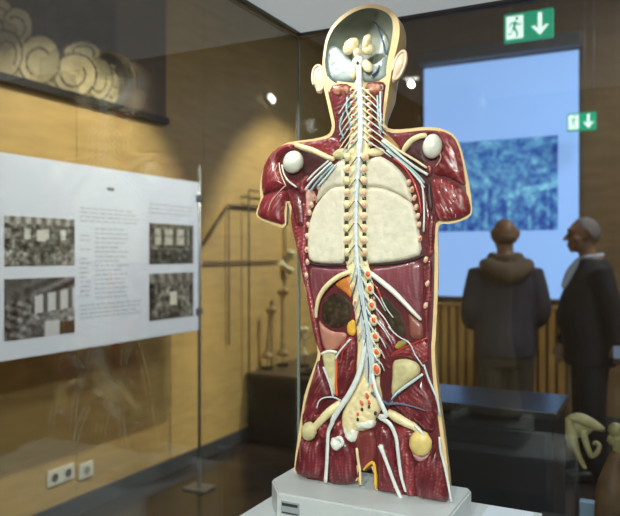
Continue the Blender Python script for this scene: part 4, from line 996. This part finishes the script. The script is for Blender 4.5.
# --- below the lungs
T6 = lambda p: c(C6, p)
relief('diaphragm', T6([(36, 66), (120, 78), (216, 76), (222, 100), (150, 128), (96, 175), (74, 235), (58, 235), (44, 150)]), muscp, tor, bulge=.008, R=.016, fib=(100, .007, .0006), tintamt=.7)
relief('diaphragm', T6([(304, 76), (370, 72), (440, 58), (528, 36), (530, 150), (530, 300), (512, 298), (440, 215), (360, 145), (310, 100)]), muscp, tor, bulge=.010, R=.02, fib=(95, .007, .0006), tintamt=.7, seed=3)
tubeo('lowest_rib', [on(q, d_) for q, d_ in zip(T6([(218, 93), (165, 115), (115, 155), (82, 205), (70, 260), (70, 290)]), (-.010, -.014, -.014, -.012, -.009, -.006))], [.0048, .0056, .0056, .005, .004, .003], bone, tor, segs=10)
tubeo('lowest_rib', [on(q, d_) for q, d_ in zip(T6([(302, 98), (345, 132), (400, 178), (450, 228), (490, 270), (520, 300)]), (-.010, -.014, -.014, -.012, -.010, -.006))], [.005, .0056, .0058, .005, .0042, .003], bonew, tor, segs=10)
relief('kidney_hollow', T6([(150, 168), (100, 205), (84, 255), (90, 310), (130, 345), (180, 345), (222, 320), (232, 260), (222, 205)]), cavd, tor, y0=YT+.001, bulge=.004, R=.03, rough=.0012)
relief('fascia_patch', T6([(145, 150), (180, 120), (222, 104), (228, 215), (200, 190), (172, 168)]), orf, tor, bulge=.004, R=.006, rough=.0006)
relief('fat_patch', T6([(198, 318), (236, 290), (244, 340), (236, 372), (206, 366)]), fat, tor, bulge=.006, R=.006, rough=.001)
relief('membrane', T6([(78, 285), (100, 322), (140, 350), (200, 352), (206, 374), (170, 420), (140, 436), (104, 432), (88, 370)]), perit, tor, bulge=.006, R=.012, rough=.0005)
relief('kidney_hollow', T6([(325, 165), (365, 180), (410, 225), (452, 275), (468, 330), (470, 385), (430, 385), (388, 345), (352, 280), (330, 220)]), cavd, tor, y0=YT+.001, bulge=.003, R=.02, rough=.001, seed=5)
relief('membrane', T6([(462, 262), (510, 302), (530, 320), (532, 384), (500, 388), (472, 380), (470, 320)]), mat('membrane_brown', (132, 78, 66), .4, var=.15, coat=.2), tor, bulge=.006, R=.012, rough=.0005, seed=6)
relief('psoas', T6([(302, 150), (330, 190), (350, 270), (384, 340), (430, 390), (425, 430), (395, 470), (390, 520), (362, 500), (340, 400), (310, 280)]), muscd, tor, bulge=.007, R=.012, fib=(115, .005, .001))
relief('loin_muscle', T6([(380, 440), (440, 420), (500, 390), (552, 376), (560, 480), (525, 490), (480, 462), (420, 458), (395, 475)]), musc, tor, bulge=.007, R=.012, fib=(20, .005, .001), seed=4)
relief('fat_patch', T6([(398, 408), (430, 386), (478, 384), (450, 418), (415, 432)]), mat('fat_olive', (158, 138, 70), .5, var=.15, vscale=50), tor, bulge=.007, R=.008, rough=.0006, seed=3)
relief('psoas', T6([(150, 432), (185, 390), (222, 366), (240, 380), (240, 480), (228, 545), (170, 545), (158, 500)]), musc, tor, bulge=.008, R=.012, fib=(72, .005, .001), seed=5)
for pts, m_, r in (([(150, 470), (175, 430), (215, 385)], nerve, .0022), ([(205, 395), (185, 430), (178, 480)], artery, .0013), ([(380, 330), (420, 370), (470, 400), (495, 450), (530, 500)], fascia, .0014), ([(330, 160), (365, 240), (400, 290)], fascia, .0013), ([(320, 150), (340, 180), (352, 220)], artery, .0016), ([(400, 445), (470, 410), (548, 378)], artery, .0014)):
    T_(C6, pts, r, m_, 'nerve', -.013)
# --- pelvis and thighs
T7 = lambda p: c(C7, p); T8 = lambda p: c(C8, p); TB = lambda p: c(CB, p); TR = lambda p: c(CR, p)
relief('hip_muscle', T7([(148, 84), (178, 165), (200, 230), (220, 292), (175, 330), (150, 385), (140, 420), (70, 440), (66, 400), (84, 300), (116, 195)]), muscd, tor, bulge=.012, R=.018, fib=(62, .006, .0012), seed=2)
relief('psoas', T7([(242, 62), (285, 35), (338, 15), (342, 60), (330, 140), (310, 230), (290, 285), (250, 296), (245, 180)]), muscd, tor, bulge=.010, R=.014, fib=(80, .0055, .0012), seed=6)
relief('hip_bone', T7([(162, 62), (200, 50), (242, 58), (244, 130), (242, 280), (220, 286), (200, 220), (180, 150), (168, 90)]), bonec, tor, bulge=.008, R=.008, rough=.0008)
T_(C7, [(240, 80), (240, 160), (238, 230), (242, 285)], [.002, .0024, .003, .0034], orange, 'vessel', -.010)
T_(C7, [(172, 140), (192, 190), (210, 240), (222, 290)], .0024, fascia, 'nerve', -.010)
T_(C7, [(165, 72), (200, 58), (240, 64)], .0036, bonew, 'crest_edge', -.008)
tubeo('femoral_neck', [on(q, d_) for q, d_ in zip(T7([(110, 470), (160, 415), (205, 370), (262, 330)]), (-.008, -.015, -.016, -.010))], [.0075, .0085, .0095, .0095], bone, tor, segs=12)
ello('femoral_head', on(T7([(98, 470)])[0], -.012), (42*U1*1.05, .012, 52*U1), bonec, tor, rot=Ry(22), bumpy=.06, u=20, v=14)
T_(C7, [(138, 352), (150, 315), (180, 297), (225, 296), (262, 312)], .0017, fascia, 'nerve', -.018)
relief('sacrum', T7([(385, 185), (430, 180), (462, 215), (480, 290), (480, 350), (450, 400), (440, 445), (395, 470), (340, 470), (318, 520), (290, 490), (268, 440), (268, 380), (300, 310), (345, 235)]), bone, tor, bulge=.016, R=.022, rough=.0028, seed=8)
for a, b, rx, rz in ((446, 152, 3.6, 5.2), (432, 238, 2.8, 4.2), (398, 288, 2.0, 3.6), (370, 325, 2.0, 3.2), (350, 382, 1.6, 2.2), (408, 322, 1.8, 2.6)):
    v = ello('sacral_opening', on(T7([(a, b)])[0], -.015), (rx*U*1.25, .0045, rz*U*1.2), nervey, tor, rot=Ry(-15), u=12, v=8); ello('marrow', on(T7([(a, b)])[0], -.0182), (rx*U*.85, .003, rz*U*.9), orange, v, rot=Ry(-15), u=12, v=8)
for a, b in ((440, 378), (372, 358), (408, 345), (450, 408), (350, 410)): ello('foramen', on(T7([(a, b)])[0], -.0165), (1.6*U, .003, 2.0*U), darkm, tor, u=10, v=7)
relief('coccyx', T7([(335, 420), (400, 405), (442, 415), (435, 452), (400, 462), (345, 462)]), bonew, tor, y0=YT-.008, bulge=.010, R=.010, rough=.003, seed=10)
relief('coccyx', CBp if False else TB([(500, 60), (560, 70), (580, 120), (570, 155), (535, 160), (505, 120)]), bonew, tor, y0=YT-.004, bulge=.010, R=.010, rough=.003, seed=11)
# sciatic nerves, flat broad bands
FD = Vector((0, 1, 0))
tubeo('sciatic_nerve', [on(q, d_) for q, d_ in zip(T7([(388, 5), (375, 90), (350, 190), (305, 280), (258, 350), (222, 410)])+TB([(448, 65), (430, 110), (426, 190), (422, 270), (416, 352)]), (-.014, -.018, -.022, -.024, -.024, -.022, -.02, -.018, -.02, -.018, -.012))], [.0055, .0058, .006, .006, .006, .0056, .0048, .0042, .004, .004, .0045], nerve, tor, segs=10, flat=.45, flatdir=FD)
tubeo('sciatic_nerve', [on(q, d_) for q, d_ in zip(T8([(62, 180), (80, 255), (105, 320), (135, 390)])+TR([(130, 30), (176, 62), (203, 120), (214, 200), (226, 290), (246, 362)]), (-.016, -.02, -.023, -.023, -.022, -.021, -.02, -.02, -.019, -.015))], [.0048, .005, .0052, .005, .005, .0048, .0042, .0038, .0036, .0026], nerve, tor, segs=10, flat=.5, flatdir=FD)
tubeo('tendon', [on(q, d_) for q, d_ in zip(TR([(134, 158), (152, 205), (178, 275), (205, 345), (234, 408)]), (-.016, -.018, -.019, -.018, -.012))], [.0062, .0042, .004, .004, .0052], nerve, tor, segs=10, flat=.6, flatdir=FD)
ello('sit_bone', on(TB([(466, 165)])[0], -.016), (27*U/4.87, .010, 32*U/4.87), bonew, tor, bumpy=.2, rot=Ry(-25)); 
tubeo('tendon', [on(q, -.018) for q in TB([(455, 150), (485, 135), (500, 160), (480, 185)])], [.004, .0045, .004, .003], nerve, tor)
relief('hip_bone', T8([(168, 108), (205, 96), (245, 94), (305, 118), (318, 165), (285, 200), (240, 232), (200, 262), (166, 300), (160, 250), (168, 180)]), bonec, tor, bulge=.010, R=.016, rough=.0005, seed=3)
T_(C8, [(158, 325), (185, 280), (235, 240), (285, 205), (322, 178)], [.003, .0032, .0034, .0032, .003], fascia, 'nerve', -.013)
relief('hip_muscle', T8([(324, 182), (345, 215), (368, 262), (398, 325), (406, 385), (392, 450), (376, 480), (335, 468), (285, 432), (232, 402), (192, 356), (164, 318), (200, 280), (245, 248), (290, 216)]), muscd, tor, bulge=.016, R=.022, fib=(138, .006, .0012), seed=9)
relief('flank_muscle', T8([(312, 130), (330, 140), (352, 200), (380, 265), (396, 300), (372, 270), (345, 220), (322, 178)]), musc, tor, bulge=.006, R=.006, fib=(120, .004, .0008), seed=3)
T_(C8, [(140, 332), (190, 328), (250, 338), (300, 352), (338, 366)], [.003, .0028, .0022, .0018, .0012], mat('vein_greyblue', (92, 96, 116), .4), 'vessel', -.022)
T_(C8, [(60, 270), (95, 300), (150, 335)], .0034, veinb, 'vessel', -.018)
T_(C8, [(150, 325), (185, 290), (200, 275)], .002, veinb, 'vessel', -.016)
tubeo('femoral_neck', [on(q, d_) for q, d_ in zip(T8([(150, 375), (190, 400), (240, 428), (285, 452), (315, 485)]), (-.010, -.018, -.019, -.016, -.012))], [.008, .0098, .0088, .0075, .006], bone, tor, segs=12)
T_(C8, [(282, 440), (305, 462), (330, 492)], .0034, nerve, 'tendon', -.022)
ello('femoral_head', on(TR([(312, 147)])[0], -.016), (46*U/4.43*1.08, .014, 55*U/4.43), mat('trochanter', (216, 190, 118), .45, var=.12, vscale=60), tor, bumpy=.06, u=20, v=14)
relief('tendon_sheet', TR([(262, 150), (290, 195), (330, 205), (360, 180), (366, 150), (350, 205), (320, 232), (285, 222)]), mat('fascia_mauve', (176, 130, 134), .4), tor, y0=YT-.012, bulge=.004, R=.006)
T_(C8, [(330, 128), (350, 190), (375, 250), (400, 310), (412, 390)], [.002, .0024, .0026, .0026, .0022], fascia, 'fascia_edge', -.006)
tubeo('fascia_edge', [on(q, -.005) for q in TR([(396, 120), (402, 180), (420, 250), (436, 330), (448, 405)])], [.0022, .0028, .003, .0028, .002], nerve, tor, segs=8)
# thigh muscles, right
relief('thigh_muscle', TR([(300, 215), (345, 208), (392, 160), (400, 205), (424, 290), (446, 412), (380, 420), (300, 412), (286, 330), (284, 260)]), muscd, tor, bulge=.018, R=.024, fib=(82, .0065, .0014), seed=12, zmin=ZM)
relief('thigh_muscle', TR([(182, 72), (230, 64), (272, 70), (300, 92), (268, 120), (262, 165), (284, 205), (284, 300), (292, 408), (250, 392), (236, 330), (216, 200), (206, 130)]), musc, tor, bulge=.014, R=.018, fib=(95, .006, .0014), seed=13, zmin=ZM)
relief('thigh_muscle', TR([(112, 80), (150, 60), (182, 90), (204, 170), (216, 280), (244, 372), (238, 410), (180, 394), (122, 372), (126, 260), (122, 170)]), muscd, tor, bulge=.013, R=.016, fib=(95, .006, .0014), seed=14, zmin=ZM)
relief('gluteal_patch', T8([(170, 440), (215, 440), (270, 455), (290, 480), (300, 530), (260, 520), (205, 500)]), musc, tor, bulge=.012, R=.012, fib=(5, .005, .001), seed=15)
# left thigh
relief('thigh_muscle', TB([(302, 120), (330, 150), (355, 155), (385, 130), (408, 150), (414, 230), (408, 330), (330, 332), (268, 306), (276, 230)]), muscd, tor, bulge=.016, R=.02, fib=(85, .006, .0014), seed=16, zmin=ZM)
relief('thigh_muscle', TB([(440, 110), (480, 120), (515, 130), (548, 170), (566, 250), (576, 350), (500, 366), (436, 360), (430, 270), (434, 180)]), muscd, tor, bulge=.016, R=.02, fib=(95, .006, .0014), seed=17, zmin=ZM)
relief('gluteal_patch', TB([(385, 30), (420, 40), (430, 90), (415, 150), (385, 125), (375, 80)]), musc, tor, bulge=.010, R=.012, fib=(100, .005, .001), seed=18)
relief('gluteal_patch', TB([(460, 40), (500, 50), (510, 110), (530, 150), (490, 140), (450, 100)]), musc, tor, bulge=.010, R=.012, fib=(50, .005, .001), seed=19)
relief('hip_muscle', TB([(305, 8), (350, -10), (395, 20), (380, 50), (350, 70), (310, 90), (302, 60)]), muscd, tor, bulge=.011, R=.014, fib=(60, .006, .0012), seed=20)
# perineum and fat between the thighs
relief('pelvic_floor', TR([(20, 100), (60, 88), (112, 86), (118, 150), (116, 220), (90, 262), (60, 275), (38, 250), (26, 180)]), mat('pelvic_red', (112, 44, 44), .45, var=.2, vscale=25, tint=(160, 90, 82), coat=.2), tor, bulge=.009, R=.012, fib=(85, .006, .0008))
T_(CR, [(30, 170), (36, 220), (44, 270), (46, 330)], [.003, .0032, .003, .0026], bone, 'ligament', -.008)
T_(CR, [(60, 265), (84, 240), (104, 235), (112, 280), (114, 345)], [.0024, .0032, .0036, .0036, .003], fat, 'fat_fold', -.008)
T_(CR, [(40, 300), (45, 325)], .003, fat, 'fat_fold', -.008)
for o in ROOTS:
    if '_w' in o: del o['_w']
